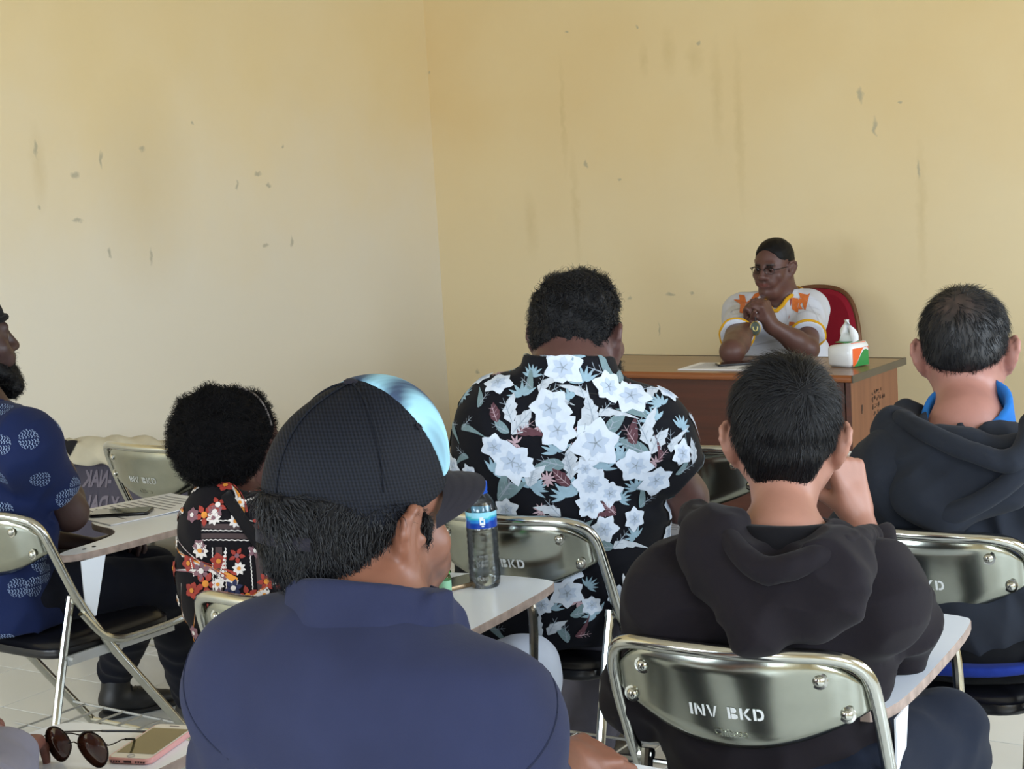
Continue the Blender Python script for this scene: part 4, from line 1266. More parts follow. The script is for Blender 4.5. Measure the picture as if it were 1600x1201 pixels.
def big_man():
    M_sk = skin('dark_brown_skin', (86, 58, 53))
    M_sh = cloth('black_printed_shirt', (11, 12, 20), .75)
    M_pa = cloth('grey_trousers', (84, 82, 92))
    prt = [mat('white_flower_print', (206, 216, 230), .8, var=.06, vscale=60), mat('grey_green_leaf_print', (112, 136, 142), .8, var=.12, vscale=60), mat('pale_leaf_print', (186, 194, 204), .8, var=.10, vscale=80),
           mat('maroon_leaf_print', (84, 48, 58), .8, var=.15, vscale=90), mat('pale_blue_leaf_print', (142, 170, 186), .8, var=.1, vscale=60), mat('dusty_pink_print', (178, 152, 160), .8, var=.1, vscale=60), mat('grey_vein_print', (150, 162, 176), .8), mat('petal_shade_print', (180, 194, 214), .8, var=.06, vscale=60)]
    t = person('big man seen from behind in a black floral shirt with white lilies', (-1.98, 3.07, 0))
    H = Head((-1.922,3.120,1.148), 8, 2, 1, 1.10, 1.12)
    nb = A((-1.893,3.030,1.080)); sl = A((-2.024,2.970,0.976)); sr = A((-1.756,3.100,0.939))
    chest = A((-1.949,3.050,0.863)); pel = A((-1.98, 3.07, .56))
    le, lw = A((-2.244,3.120,0.666)), A((-2.15, 3.50, .73))
    re, rw = A((-1.734,3.220,0.788)), A((-1.90, 3.52, .735))
    lat = unit(sr - sl)
    tor = lambda i: torso(pel, chest, nb, sl, sr, .215, .222, .68, i, lat, .085, (A((-1.98, 3.12, .72)), (.215, .20, .16)))
    hip = [A((-2.09, 3.09, .555)), A((-1.87, 3.09, .555))]; kn = [A((-2.16, 3.55, .56)), A((-1.80, 3.55, .56))]; an = [A((-2.16, 3.45, .1)), A((-2.201,3.541,0.120))]
    body = H.prims(ear_out=.9) + [H.K((0, -.022, -.02), (0, -.025, -.07), .072, .076, .03), cap(H.w(0, -.022, -.045), nb, .078, .090, .03), H.K((-.03, -.07, -.045), (.03, -.07, -.045), .028, k=.03)]
    body += tor(-.014) + arm(sl, le, lw, (.062, .055, .052, .032)) + arm(sr, re, rw, (.064, .056, .052, .032))
    body += hand(rw, (-.4, .9, -.05), (0, 0, -1), thumb_side=1, s=1.05) + hand(lw, (.4, .9, -.05), (0, 0, -1), thumb_side=-1, s=1.05)
    body += leg(hip[0], kn[0], an[0], (.08, .06, .04)) + leg(hip[1], kn[1], an[1], (.08, .06, .04))
    sdf_obj('body', body, .0052, M_sk, t)
    H.eyes(t)
    hp = hair_prims(H, .013, .008, .012, nape=-.016, front=.070, low=.052)
    nz, n2 = noise3(70, 31), noise3(150, 32)
    hv, hq = field_mesh(hp, .0045, lambda P_: .004 * nz(P_) + .002 * n2(P_), .007)
    ho = add_mesh('hair', hv, hq, M_hair, t)
    rgf = noise3(45, 77); rgg = noise3(45, 78); rgh = noise3(45, 79)
    flow = lambda P_: np.stack((rgf(P_), rgg(P_), rgh(P_) - .3), 1)
    strands('hair_curls', ho, hv, hq, 3800, lambda P_: .016 + .014 * np.clip(H.l(P_)[:, 2] / .12, 0, 1), flow, M_strand, 6, .35, .0009, segs=6, curl=.0045)
    # sideburn and beard along the jaw
    bd = [H.K((.066, .012, -.045), (.035, .068, -.10), .020, .022, .02), H.K((-.066, .012, -.045), (-.035, .068, -.10), .020, .022, .02), H.K((-.03, .074, -.105), (.03, .074, -.105), .022, k=.02)]
    bv, bq = field_mesh(bd, .006, lambda P_: .003 * n2(P_), .004)
    bo = add_mesh('beard', bv, bq, M_hair, t)
    strands('beard_strands', bo, bv, bq, 700, .014, lambda P_: np.stack((rgf(P_), rgg(P_), rgh(P_) - .8), 1), M_strand, 9, .5, .0007, curl=.003)
    # shirt
    W = wrinkles(.005, 12, 41, 5, (1, .6, 1.2))
    hem = re + (sr - re) * .50
    hem2 = le + (sl - le) * .25
    torw = tor(.008) + [cap(pel + (0, 0, .12), pel + (0, 0, -.06), .222, .215, .04, lat=lat, q=.72)]
    shp = [cap(sr, hem + (re - hem) * .02, .088, .086, .05), cap(sl, hem2, .088, .084, .05), cyl(hem, hem + unit(re - sr) * .13, .105), cyl(hem2, hem2 + unit(le - sl) * .13, .098),
           cap(hem + (re - hem) * .6, hem + (sr - hem) * .10, .068, .066, .006, 's'), cap(le, hem2 + (sl - hem2) * .10, .064, .062, .006, 's')] + torw + [halfcut((0, 0, .50), (0, 0, -1))]
    shp += [cap(nb + (0, .0, .035), nb + (0, .0, -.03), .096, .108, .03), cap(nb + (0, .012, .12), nb + (0, .0, -.015), .086, .088, .008, 's'), halfcut(nb + (0, 0, .045), (0, .15, 1))]
    sv, sq = field_mesh(shp, .0065, W, .006)
    sh = add_mesh('shirt', sv, sq, M_sh, t)
    pr = Printer(sv, sq, .0014)
    u = 1 / 3.08 / 715
    rg = random.Random(12)
    placed = []
    def at(p):
        d = np.array(p) - np.array(CAMP); d /= np.linalg.norm(d)
        q = pr.ray(CAMP, d)
        return pr.base(q if q is not None else p)
    def flower(fr, r, rot, ly):
        for k in range(6): pr.petal(fr, rot + k * PI / 3 + rg.uniform(-.1, .1), r * .05, r * rg.uniform(.88, 1.08), r * .80, 0, 6, 0, ly + (k % 2), .9, .10, 5)
        for k in range(6): pr.petal(fr, rot + k * PI / 3, r * .06, r * .50, r * .34, 7, 4, 0, ly + 2)
        for k in range(5): pr.petal(fr, rot + k * 2 * PI / 5 + .3, 0, r * .30, r * .05, 6, 3, 0, ly + 3)
    def leaf(fr, L, ang, mi, ly, wave=.0, wf=.42):
        a = math.radians(ang)
        pr.petal(fr, a, -L / 2, L, L * wf, mi, 8, rg.uniform(-1.5, 1.5), ly, .8, wave, 9)
        pr.petal(fr, a, -L / 2, L * .92, L * .03, 6 if mi != 3 else 5, 4, 0, ly + 1)
        for k in (-1, 1):
            for j in range(3):
                ca, sa = math.cos(a), math.sin(a); x = -L * .25 + j * L * .2
                pts = [(x * ca, x * sa), ((x + L * .14) * ca - k * L * wf * .36 * sa, (x + L * .14) * sa + k * L * wf * .36 * ca)]
                pr.strip(fr, pts, L * .014, 6 if mi != 3 else 5, ly + 1)
    def palm(fr, r, rot, mi=4, n=7, spread=2.6):
        for k in range(n): pr.petal(fr, rot + (k / (n - 1) - .5) * spread, r * .06, r * (1.0 - .3 * abs(k / (n - 1) - .5)), r * .20, mi, 4, 0, 1)
    for p, r in FLORAL['palms']: fr = at(p); placed.append(fr[0]); palm(fr, r * u * 1.35, PI / 2 + rg.uniform(-.9, .9))
    for p, r in FLORAL['pink']: fr = at(p); palm(fr, r * u, rg.uniform(0, 6), 5, 8, 4.5)
    for p, L, a in FLORAL['green']: fr = at(p); placed.append(fr[0]); leaf(fr, L * u * 1.25, a, 1, 2)
    for p, L, a in FLORAL['white']: fr = at(p); placed.append(fr[0]); leaf(fr, L * u * 1.3, a, 2, 3, .22, .46)
    for p, L, a in FLORAL['maroon']: fr = at(p); placed.append(fr[0]); leaf(fr, L * u * 1.2, a, 3, 3, .08, .5)
    for p, r in FLORAL['flowers']: fr = at(p); placed.append(fr[0]); flower(fr, r * u * 1.3, rg.uniform(0, 1), 4)
    # the print goes on round the rest of the shirt
    cand = [sv[rg.randrange(len(sv))] for _ in range(900)]
    for c in cand:
        if min(np.linalg.norm(c - q) for q in placed) < .048 or c[2] < .52: continue
        fr = pr.base(c); placed.append(fr[0]); k = rg.random()
        if k < .35: flower(fr, .030, rg.uniform(0, 1), 4)
        elif k < .55: leaf(fr, .05, rg.uniform(0, 180), 1, 2)
        elif k < .72: leaf(fr, .05, rg.uniform(0, 180), 2, 3, .22, .46)
        elif k < .82: leaf(fr, .042, rg.uniform(0, 180), 3, 3, .08, .5)
        else: palm(fr, .032, rg.uniform(0, 6))
    tag(pr.build('floral_print', prt, sh), kind='stuff')
    # yoke seam across the back
    seam = []
    for px in np.linspace(0, 1, 24):
        p = A((-1.859,2.700,1.115)) * (1 - px) + A((-1.554,2.700,1.092)) * px
        d = unit(p - A(CAMP)); q = pr.ray(CAMP, d)
        if q is not None: seam.append(q - d * .0005)
    MB().tube(seam, .0016, 6).build('yoke_seam', mat('black_thread', (8, 8, 12), .8), sh)
    hp2 = [ell((-1.98, 3.10, .55), (.20, .15, .09), None, .05)]
    for a, b_, c in zip(hip, kn, an): hp2 += leg(a, b_, c, (.105, .085, .068))
    hp2.append(cap(an[1], an[1] + (0, .01, .05), .075, .072, .03))
    sdf_obj('trousers', hp2, .010, M_pa, t, wrinkles(.007, 22, 12), .008)
    for a in an: shoe(t, (a[0], a[1] - .08, 0), (a[0] + .02, a[1] + .2, 0), mat('black_shoe_leather', (20, 20, 22), .4), M_rubber)
    finish(t)

# ------------------------------------------------------------------ man in the trucker cap, nearest the camera
def mesh_fabric(name):
    m = mat(name, (10, 12, 17), .7, spec=.15)
    nt = m.node_tree; N = nt.nodes; L = nt.links; b = N['Principled BSDF']
    tc = N.new('ShaderNodeTexCoord')
    outs = []
    for bd_, rot in (('X', (0, .25, -.68)), ('Z', (.1, 0, 0))):
        mp = N.new('ShaderNodeMapping'); mp.inputs['Rotation'].default_value = rot
        wv = N.new('ShaderNodeTexWave'); wv.inputs['Scale'].default_value = 84; wv.inputs['Distortion'].default_value = .4; wv.bands_direction = bd_
        L.new(tc.outputs['Object'], mp.inputs['Vector']); L.new(mp.outputs[0], wv.inputs['Vector']); outs.append(wv.outputs['Fac'])
    mu = N.new('ShaderNodeMath'); mu.operation = 'MULTIPLY_ADD'; mu.inputs[1].default_value = .35; L.new(outs[1], mu.inputs[0]); hf = N.new('ShaderNodeMath'); hf.operation = 'MULTIPLY'; hf.inputs[1].default_value = .65; L.new(outs[0], hf.inputs[0]); L.new(hf.outputs[0], mu.inputs[2])
    mx = N.new('ShaderNodeMix'); mx.data_type = 'RGBA'; mx.inputs[6].default_value = lin(4, 5, 8); mx.inputs[7].default_value = lin(24, 27, 36)
    L.new(mu.outputs[0], mx.inputs[0]); L.new(mx.outputs[2], b.inputs['Base Color'])
    bp = N.new('ShaderNodeBump'); bp.inputs['Strength'].default_value = .5; bp.inputs['Distance'].default_value = .001
    L.new(mu.outputs[0], bp.inputs['Height']); L.new(bp.outputs[0], b.inputs['Normal'])
    return m

def cap_man():
    M_na = cloth('navy_pique_cotton', (35, 39, 63), b=.4, sc=900, var=.12)
    M_wp = cloth('dark_trousers_cap_man', (40, 40, 46))
    t = person('man nearest the camera in a mesh cap with tie-dye front and navy polo shirt', (-1.22, 1.46, 0))
    H = Head((-1.155,1.400,1.143), -10, 2, 1, 1.0)
    nb = A((-1.117,1.350,1.057)); sl = A((-1.235,1.320,0.974)); sr = A((-0.976,1.340,0.952))
    chest = A((-1.143,1.380,0.855)); pel = A((-1.22, 1.44, .56))
    le, lw = A((-1.39, 1.42, .78)), A((-1.36, 1.72, .70))
    re, rw = A((-.985, 1.45, .80)), A((-1.160,1.788,0.745))
    lat = unit(sr - sl)
    tor = lambda i: torso(pel, chest, nb, sl, sr, .18, .19, .62, i, lat, .060)
    hip = [A((-1.32, 1.47, .555)), A((-1.12, 1.47, .555))]; kn = [A((-1.36, 1.90, .55)), A((-1.08, 1.90, .55))]; an = [A((-1.36, 1.86, .1)), A((-1.08, 1.86, .1))]
    body = H.prims(ear_out=1.0) + [H.K((0, -.022, -.02), (0, -.02, -.07), .058, .058, .03), cap(H.w(0, -.022, -.055), nb, .058, .066, .03)]
    body += tor(-.012) + arm(sl, le, lw, (.05, .042, .042, .028)) + arm(sr, re, rw, (.05, .042, .042, .028))
    body += hand(rw, (.10, .95, -.16), (-.45, 0, -1), thumb_side=-1, curls=[(.35, .4, .2), (.4, .45, .3), (.45, .5, .3), (.5, .5, .3)], thumb=(.75, .6, .1)) + hand(lw, (.3, .9, -.1), (0, 0, -1), thumb_side=-1)
    body += leg(hip[0], kn[0], an[0], (.07, .05, .035)) + leg(hip[1], kn[1], an[1], (.07, .05, .035))
    v, q = field_mesh(body, .0036)
    # beard shadow on jaw and lip, darker lips
    def col(V):
        L_ = H.l(V); n = noise3(220, 5)(V.astype(np.float32)) * .15
        k = np.clip((-.030 - L_[:, 2]) / .02, 0, 1) * np.clip((L_[:, 1] - .012) / .02, 0, 1) * np.clip((L_[:, 2] + .125) / .02, 0, 1) * (.42 + n)
        k = np.clip(k, 0, .6)[:, None]
        return np.array(lin(118, 76, 58)[:3]) * (1 - k) + np.array(lin(52, 42, 42)[:3]) * k
    m = skin('warm_brown_skin', (118, 76, 58), vcol='Col')
    add_mesh('body', v, q, m, t, col=col(v))
    H.eyes(t)
    hp = hair_prims(H, .006, .006, .014, nape=-.058, front=.045, low=.060, tilt=.2)
    hp += [H.E((0, -.060, -.012), (.062, .052, .056), .02), H.K((.076, .026, .012), (.074, .030, -.012), .008, .004, .01), halfcut(H.w(0, 0, .030), .22 * H.R[1] + H.R[2])]
    nz = noise3(70, 15)
    hv, hq = field_mesh(hp, .0042, lambda P_: .0022 * nz(P_), .004)
    ho = add_mesh('hair', hv, hq, M_hair, t)
    rgf, rgg = noise3(50, 60), noise3(50, 61)
    flow = lambda P_: -H.R[2] + .8 * rgf(P_)[:, None] * H.R[0] + .25 * rgg(P_)[:, None] * H.R[1]
    strands('hair_strands', ho, hv, hq, 5200, lambda P_: .026 - .016 * np.clip(H.l(P_)[:, 1] / .03, 0, 1), flow, M_strand, 8, .24, .0007, segs=5, keep=lambda P_: H.l(P_)[:, 2] < .06, curl=.0016)
    # cap
    M_me = mesh_fabric('black_cap_mesh'); M_br = cloth('charcoal_cap_brim', (30, 28, 35), b=.3, sc=900)
    cr = lambda o: [H.E((0, -.010, .050), (.088 + o, .108 + o, .106 + o)), H.E((0, .028, .092), (.070 + o, .072 + o, .074 + o), .03)]
    ct = [halfcut(H.w(0, 0, .026), .22 * H.R[1] - H.R[2])]
    crown = cr(0) + ct + [H.E((0, -.115, -.002), (.036, .04, .030), .006, 's')]
    cv, cq = field_mesh(crown, .004)
    co = add_mesh('cap', cv, cq, M_me, t)
    pn = cr(.0022) + [halfcut(H.w(0, 0, .044), .22 * H.R[1] - H.R[2]), halfcut(H.w(0, .0, .160), -H.R[1] - .55 * H.R[2])]
    pv, pq = field_mesh(pn, .0034)
    def dye(V):
        L_ = H.l(V); n = noise3(30, 91)(V.astype(np.float32)) * .6
        s_ = .5 + .5 * np.sin(L_[:, 0] * 95 + L_[:, 1] * 30 + n * 1.6) + .25 * n
        fine = .06 * np.sin(L_[:, 0] * 900)
        k = np.clip(s_ + fine, 0, 1)[:, None]
        return np.array(lin(44, 62, 88)[:3]) * (1 - k) + np.array(lin(142, 190, 206)[:3]) * k
    add_mesh('front_panel', pv, pq, mat('tie_dye_cotton', (120, 170, 190), .75, vcol='Col', var=.05, bump=.2, bscale=500, dist=.0006), co, col=dye(pv))
    # snap strap across the rear opening
    sp = [H.w(.112 * math.sin(a), -.010 - .112 * math.cos(a), .004 + .0035 * math.cos(a * 2)) for a in np.linspace(-.42, .42, 12)]
    V = []; F = []
    for p in sp: V += [p - H.R[2] * .007, p + H.R[2] * .007]
    for i in range(11): F.append((2 * i, 2 * i + 2, 2 * i + 3, 2 * i + 1))
    so = add_mesh('snap_strap', V, F, M_br, co); md = so.modifiers.new('thick', 'SOLIDIFY'); md.thickness = .002
    # piping seams of the crown
    bv = BVHTree.FromPolygons([tuple(x) for x in cv], [tuple(x) for x in cq])
    def seam(a0):
        out = []
        for k in range(22):
            th = k / 21 * 1.5
            d = H.w(math.cos(a0) * math.sin(th) * .2, math.sin(a0) * math.sin(th) * .2 - .01, .05 + .2 * math.cos(th)) - H.w(0, -.01, .05)
            hit = bv.ray_cast(Vector(H.w(0, -.01, .05)), Vector(unit(d)))
            if hit[0] is not None: out.append(np.array(hit[0]) + unit(d) * .0008)
        return out
    for k, a0 in enumerate((math.radians(-90), math.radians(-20), math.radians(200))):
        MB().tube(seam(a0), .0016, 6).build('seam', M_me, co)
    top = bv.ray_cast(Vector(H.w(0, -.01, .05)), Vector(H.R[2]))[0]
    MB().lathe([(.008, 0), (.0075, .003), (.004, .005), (0, .0055)], top, 14, R=H.R.T).build('button', M_br, co)
    for q_ in (-1, 1):
        hit = bv.ray_cast(Vector(H.w(0, -.01, .05)), Vector(H.w(q_ * .07, .02, .115) - H.w(0, -.01, .05)))
        d = unit(H.w(q_ * .07, .02, .115) - H.w(0, -.01, .05)); up_ = unit(np.cross(d, H.R[1])); s_ = np.cross(up_, d)
        pts = [np.array(hit[0]) + d * .001 + .0035 * (math.cos(a) * up_ + math.sin(a) * s_) for a in np.linspace(0, 2 * PI, 13)[:-1]]
        MB().tube(pts, .0012, 6, closed=True).build('eyelet', M_br, co)
    V = []; F = []; nu, nv_ = 30, 12
    for side in (0, 1):
        for i in range(nu + 1):
            u_ = 2 * i / nu - 1
            xi = .080 * u_; yi = -.010 + .104 * math.sqrt(max(0, 1 - (xi / .0895) ** 2))
            for j in range(nv_ + 1):
                v_ = j / nv_
                x = xi * (1 + .06 * v_ * (1 - u_ ** 4)); y = yi + v_ * .078 * (1 - abs(u_) ** 3.2)
                ring = .0006 * math.sin(v_ * 8 * PI) if side else 0
                z = .050 - .034 * u_ * u_ - v_ * .012 + ring + side * .003
                V.append(H.w(x, y, z))
    st = nv_ + 1; of = (nu + 1) * st
    for i in range(nu):
        for j in range(nv_):
            a = i * st + j
            F.append((of + a, of + a + st, of + a + st + 1, of + a + 1)); F.append((a, a + 1, a + st + 1, a + st))
    bd = [i * st for i in range(nu + 1)] + [nu * st + j for j in range(1, nv_ + 1)] + [i * st + nv_ for i in range(nu - 1, -1, -1)] + list(range(nv_ - 1, 0, -1))
    for a, c in zip(bd, bd[1:] + bd[:1]): F.append((a, c, of + c, of + a))
    bo = add_mesh('brim', V, F, M_br, co)
    bo.data.set_sharp_from_angle(angle=1.0)
    # polo shirt
    W = wrinkles(.008, 9, 51, 5, (1, .7, 1.3))
    hem = re + (sr - re) * .22; hem2 = le + (sl - le) * .22
    shp = [cap(sl, hem2, .074, .070, .06), cap(sr, hem, .074, .070, .06), cyl(hem, hem + unit(re - sr) * .12, .09), cyl(hem2, hem2 + unit(le - sl) * .12, .09)] + tor(.012) + [halfcut((0, 0, .50), (0, 0, -1))]
    shp += [cap(nb + (0, .01, .10), nb + (0, .0, -.02), .070, .074, .008, 's')]
    sh = sdf_obj('polo_shirt', shp, .006, M_na, t, W, .008)
    c0 = nb + (0, .004, 0)
    col_ = [cap(c0 + (0, .0, .022), c0 + (0, 0, -.02), .086, .104, .02), cap(A((-1.023,1.360,1.076)), A((-1.032,1.400,1.050)), .030, .010, .02, lat=(0, .6, 1), q=.3),
            cap(c0 + (0, .012, .10), c0 + (0, .0, -.08), .0735, .076, .006, 's'), halfcut(c0 + (0, 0, .040), (0, .28, 1)), halfcut(c0 + (0, 0, -.034), (0, .1, -1))]
    sdf_obj('collar', col_, .0042, M_na, sh, wrinkles(.003, 24, 6), .003)
    cb = Printer(*field_mesh(shp, .012, W, .008), .001)
    for side, (s_, e_) in enumerate(((sr, hem), (sl, hem2))):
        pts = []
        ax = unit(e_ - s_); u1 = unit(np.cross(ax, (0, 1, 0))); u2 = np.cross(ax, u1)
        c = s_ + ax * (-.015)
        for a in np.linspace(0, 2 * PI, 40):
            q_ = cb.bvh.ray_cast(Vector(c + (u1 * math.cos(a) + u2 * math.sin(a)) * .2), Vector(-(u1 * math.cos(a) + u2 * math.sin(a))))
            if q_[0] is not None and np.linalg.norm(np.array(q_[0]) - c) < .11: pts.append(np.array(q_[0]))
        if len(pts) > 4: MB().tube(pts, .0018, 6).build('armhole_seam', cloth('navy_seam_thread', (24, 28, 48)), sh)
    hp2 = [ell((-1.22, 1.47, .55), (.19, .14, .09), None, .05)]
    for a, b_, c in zip(hip, kn, an): hp2 += leg(a, b_, c, (.09, .072, .055))
    sdf_obj('trousers', hp2, .010, M_wp, t, wrinkles(.006, 20, 12), .007)
    for a in an: shoe(t, (a[0], a[1] - .07, 0), (a[0] + .01, a[1] + .2, 0), mat('dark_shoe', (24, 22, 22), .4), M_rubber)
    finish(t)

# ------------------------------------------------------------------ woman with the round afro
def afro_woman():
    M_sk = skin('dark_brown_skin_woman', (84, 54, 46))
    M_dr = cloth('black_printed_dress', (15, 12, 17), .8)
    t = person('woman with a large round afro and a black, red and orange patterned dress', (-2.10, 2.38, 0))
    H = Head((-2.294,2.400,1.008), -18, 16, 6, .92)
    nb = A((-2.227,2.330,0.902)); sl = A((-2.230,2.290,0.894)); sr = A((-2.122,2.400,0.849))
    chest = A((-2.200,2.320,0.782)); pel = A((-2.10, 2.33, .56))
    le, lw = A((-2.309,2.340,0.729)), A((-2.16, 2.68, .70))
    re, rw = A((-1.87, 2.36, .74)), A((-2.00, 2.58, .63))
    lat = unit(sr - sl)
    tor = lambda i: torso(pel, chest, nb, sl, sr, .150, .128, .66, i, lat, .052)
    hip = [A((-2.20, 2.36, .55)), A((-2.00, 2.36, .55))]; kn = [A((-2.19, 2.80, .53)), A((-1.881,2.778,0.500))]; an = [A((-2.22, 2.78, .1)), A((-1.95, 2.86, .1))]
    body = H.prims() + [H.K((0, -.022, -.02), (0, -.02, -.07), .048, .048, .03), cap(H.w(0, -.022, -.055), nb, .047, .055, .03)]
    body += tor(-.012) + arm(sl, le, lw, (.044, .038, .036, .024)) + arm(sr, re, rw, (.044, .038, .036, .024))
    body += hand(rw, (-.5, .8, -.1), (0, 0, -1), thumb_side=1, s=.92) + hand(lw, (.3, .9, -.1), (0, 0, -1), thumb_side=-1, s=.92)
    body += leg(hip[0], kn[0], an[0], (.07, .05, .035)) + leg(hip[1], kn[1], an[1], (.07, .05, .035))
    sdf_obj('body', body, .005, M_sk, t)
    H.eyes(t)
    ac = A((-2.248,2.310,1.053))
    n1, n2 = noise3(60, 3), noise3(190, 4)
    hp = [ell(ac, (.093, .094, .099)), ell(A((-2.271,2.400,1.063)), (.062, .07, .068), None, .03), H.E((0, .095, -.03), (.09, .07, .075), .02, 's')]
    hv, hq = field_mesh(hp, .005, lambda P_: .0028 * n1(P_) + .0018 * n2(P_), .006)
    ho = add_mesh('hair', hv, hq, mat('black_afro_hair', (6, 5, 6), .8, var=.3, vscale=120, spec=.08), t)
    r1, r2, r3 = noise3(160, 11), noise3(160, 12), noise3(160, 13)
    strands('hair_coils', ho, hv, hq, 7000, .012, lambda P_: np.stack((r1(P_), r2(P_), r3(P_)), 1), mat('black_afro_coils', (8, 7, 9), .65, spec=.15), 4, 1.3, .0006, segs=5, curl=.0022, jitter=.6)
    # hair band
    hb = []
    bvh = BVHTree.FromPolygons([tuple(v) for v in hv], [tuple(q) for q in hq])
    b1, b2, b3 = A((-2.241,2.370,1.142)), A((-2.162,2.340,1.128)), A((-2.153,2.360,1.073))
    for k in range(16):
        s_ = k / 15; p = (1 - s_) ** 2 * b1 + 2 * s_ * (1 - s_) * (b2 * 2 - (b1 + b3) / 2) + s_ * s_ * b3
        d = unit(p - A(CAMP)); h = bvh.ray_cast(Vector(CAMP), Vector(d)); hb.append(np.array(h[0]) - d * .004 if h[0] is not None else p)
    MB().tube(hb, .0022, 6).build('hair_band', mat('grey_hair_band', (120, 112, 110), .4), t)
    # dress
    W = wrinkles(.004, 16, 71, 5)
    hem, hem2 = re + (sr - re) * .3, le + (sl - le) * .3
    shp = [cap(sl, hem2, .058, .060, .05), cap(sr, hem, .058, .058, .05), cyl(hem, hem + unit(re - sr) * .1, .075), cyl(hem2, hem2 + unit(le - sl) * .1, .07)] + tor(.010) + [halfcut((0, 0, .53), (0, 0, -1))]
    shp += [cap(nb + (0, .02, .10), nb + (0, .005, -.008), .066, .068, .010, 's')]
    sv, sq = field_mesh(shp, .0055, W, .005)
    sh = add_mesh('dress', sv, sq, M_dr, t)
    pr = Printer(sv, sq, .0013)
    mats = [mat('white_dress_print', (214, 206, 200), .8, var=.08, vscale=90), mat('orange_dress_print', (206, 132, 44), .8, var=.15, vscale=60), mat('red_dress_print', (148, 48, 36), .8, var=.2, vscale=60), mat('navy_dress_print', (28, 34, 70), .8), mat('mauve_dress_print', (120, 84, 92), .8, var=.15, vscale=50), mat('brown_dress_print', (62, 46, 46), .8)]
    rg = random.Random(4)
    def at(p):
        d = unit(A(p) - A(CAMP)); q = pr.ray(CAMP, d); return pr.base(q if q is not None else p)
    def blossom(fr, r, n, mi, mc, ly=3, pw=.5):
        ro = rg.uniform(0, 6)
        for k in range(n): pr.petal(fr, ro + 2 * PI * k / n, r * .2, r * .8, r * pw, mi, 3, 0, ly)
        pr.disc(fr, 0, 0, r * .28, mc, 10, ly + 2)
    def paisley(fr, r, a, mi, mo):
        for s_, m_, ly in ((1.25, mo, 2), (1.0, mi, 3), (.5, mo if mo != 0 else 2, 4)):
            pr.petal(fr, a, -r * s_ * .8, r * 1.7 * s_, r * .9 * s_, m_, 7, 6, ly, .55)
        for k in range(9):
            x = -r + 2 * r * k / 8; pr.disc(fr, x * math.cos(a) - r * .75 * math.sin(a), x * math.sin(a) + r * .75 * math.cos(a), r * .10, 0, 6, 4)
    def wline(p0, p1, w_, mi, wob=.0, ly=2, n=30):
        V = []; last = None
        for k in range(n + 1):
            s_ = k / n; p = A(p0) * (1 - s_) + A(p1) * s_
            d = unit(p - A(CAMP)); q = pr.ray(CAMP, d)
            if q is None: continue
            V.append(q)
        if len(V) < 3: return
        fr = pr.base(V[len(V) // 2]); loc, nr, rt, up = fr
        pr.strip(fr, [(np.dot(v - loc, rt) + (wob * (k % 2) if abs(np.dot(V[-1] - V[0], up)) > abs(np.dot(V[-1] - V[0], rt)) else 0), np.dot(v - loc, up) + (wob * (k % 2) if abs(np.dot(V[-1] - V[0], rt)) > abs(np.dot(V[-1] - V[0], up)) else 0)) for k, v in enumerate(V)], w_, mi, ly)
    wline((-2.119,2.100,0.943), (-1.905,2.100,0.955), 0.0018, 0, 0.0012)
    wline((-2.120,2.100,0.933), (-1.906,2.100,0.945), 0.01, 5, 0)
    wline((-2.121,2.100,0.925), (-1.907,2.100,0.938), 0.0018, 0, 0.0012)
    wline((-2.122,2.100,0.916), (-1.907,2.100,0.929), 0.01, 5, 0)
    wline((-2.123,2.100,0.908), (-1.908,2.100,0.921), 0.002, 0, 0.0014)
    wline((-2.079,2.100,0.898), (-2.086,2.100,0.794), 0.0018, 0, 0.0012)
    wline((-2.063,2.100,0.900), (-2.070,2.100,0.796), 0.012, 5, 0)
    wline((-2.048,2.100,0.901), (-2.054,2.100,0.797), 0.0018, 0, 0.0012)
    wline((-1.990,2.100,0.905), (-1.990,2.100,0.803), 0.0018, 0, 0.0012)
    wline((-1.970,2.100,0.907), (-1.971,2.100,0.805), 0.012, 5, 0)
    wline((-1.955,2.100,0.908), (-1.955,2.100,0.807), 0.0018, 0, 0.0012)
    for p, r, n, mi, mc in BLOS: blossom(at(p), r, n, mi, mc)
    for p, r, a, mi, mo in PAIS: paisley(at(p), r, a, mi, mo)
    done = [A(b[0]) for b in BLOS] + [A(b[0]) for b in PAIS]
    for _ in range(500):
        c = sv[rg.randrange(len(sv))]
        if any(np.linalg.norm(pr.base(c)[0] - q) < .034 for q in done): continue
        done.append(A(c)); fr = pr.base(c); k = rg.random()
        if k < .3: blossom(fr, .013, 8, 0, 1)
        elif k < .6: blossom(fr, .017, 5, 2, 1, 3, .8)
        elif k < .8: paisley(fr, .015, rg.uniform(0, 6), 1, 0)
        else: blossom(fr, .015, 6, 4, 0, 3, .8)
    tag(pr.build('dress_print', mats, sh), kind='stuff')
    # strap of a shoulder bag across the back
    st = []
    for k in range(26):
        s_ = k / 25; p = A((-2.037,2.100,0.996)) * (1 - s_) + A((-1.878,2.100,0.834)) * s_ + A((0, 0, -.012 * math.sin(s_ * PI)))
        d = unit(p - A(CAMP)); q = pr.ray(CAMP, d)
        if q is not None: st.append(q - d * .003)
    ribbon = []; dv = unit(st[-1] - st[0])
    for p in st:
        l, n_, i_, dd = pr.bvh.find_nearest(Vector(p)); sd = unit(np.cross(np.array(n_), dv)); o_ = np.array(l) + np.array(n_) * .0045
        ribbon += [o_ - sd * .011, o_ + sd * .011]
    F = [(2 * i, 2 * i + 1, 2 * i + 3, 2 * i + 2) for i in range(len(st) - 1)]
    so = add_mesh('bag_strap', ribbon, F, cloth('black_webbing', (20, 18, 20)), t); md = so.modifiers.new('thick', 'SOLIDIFY'); md.thickness = .003; md.offset = 0
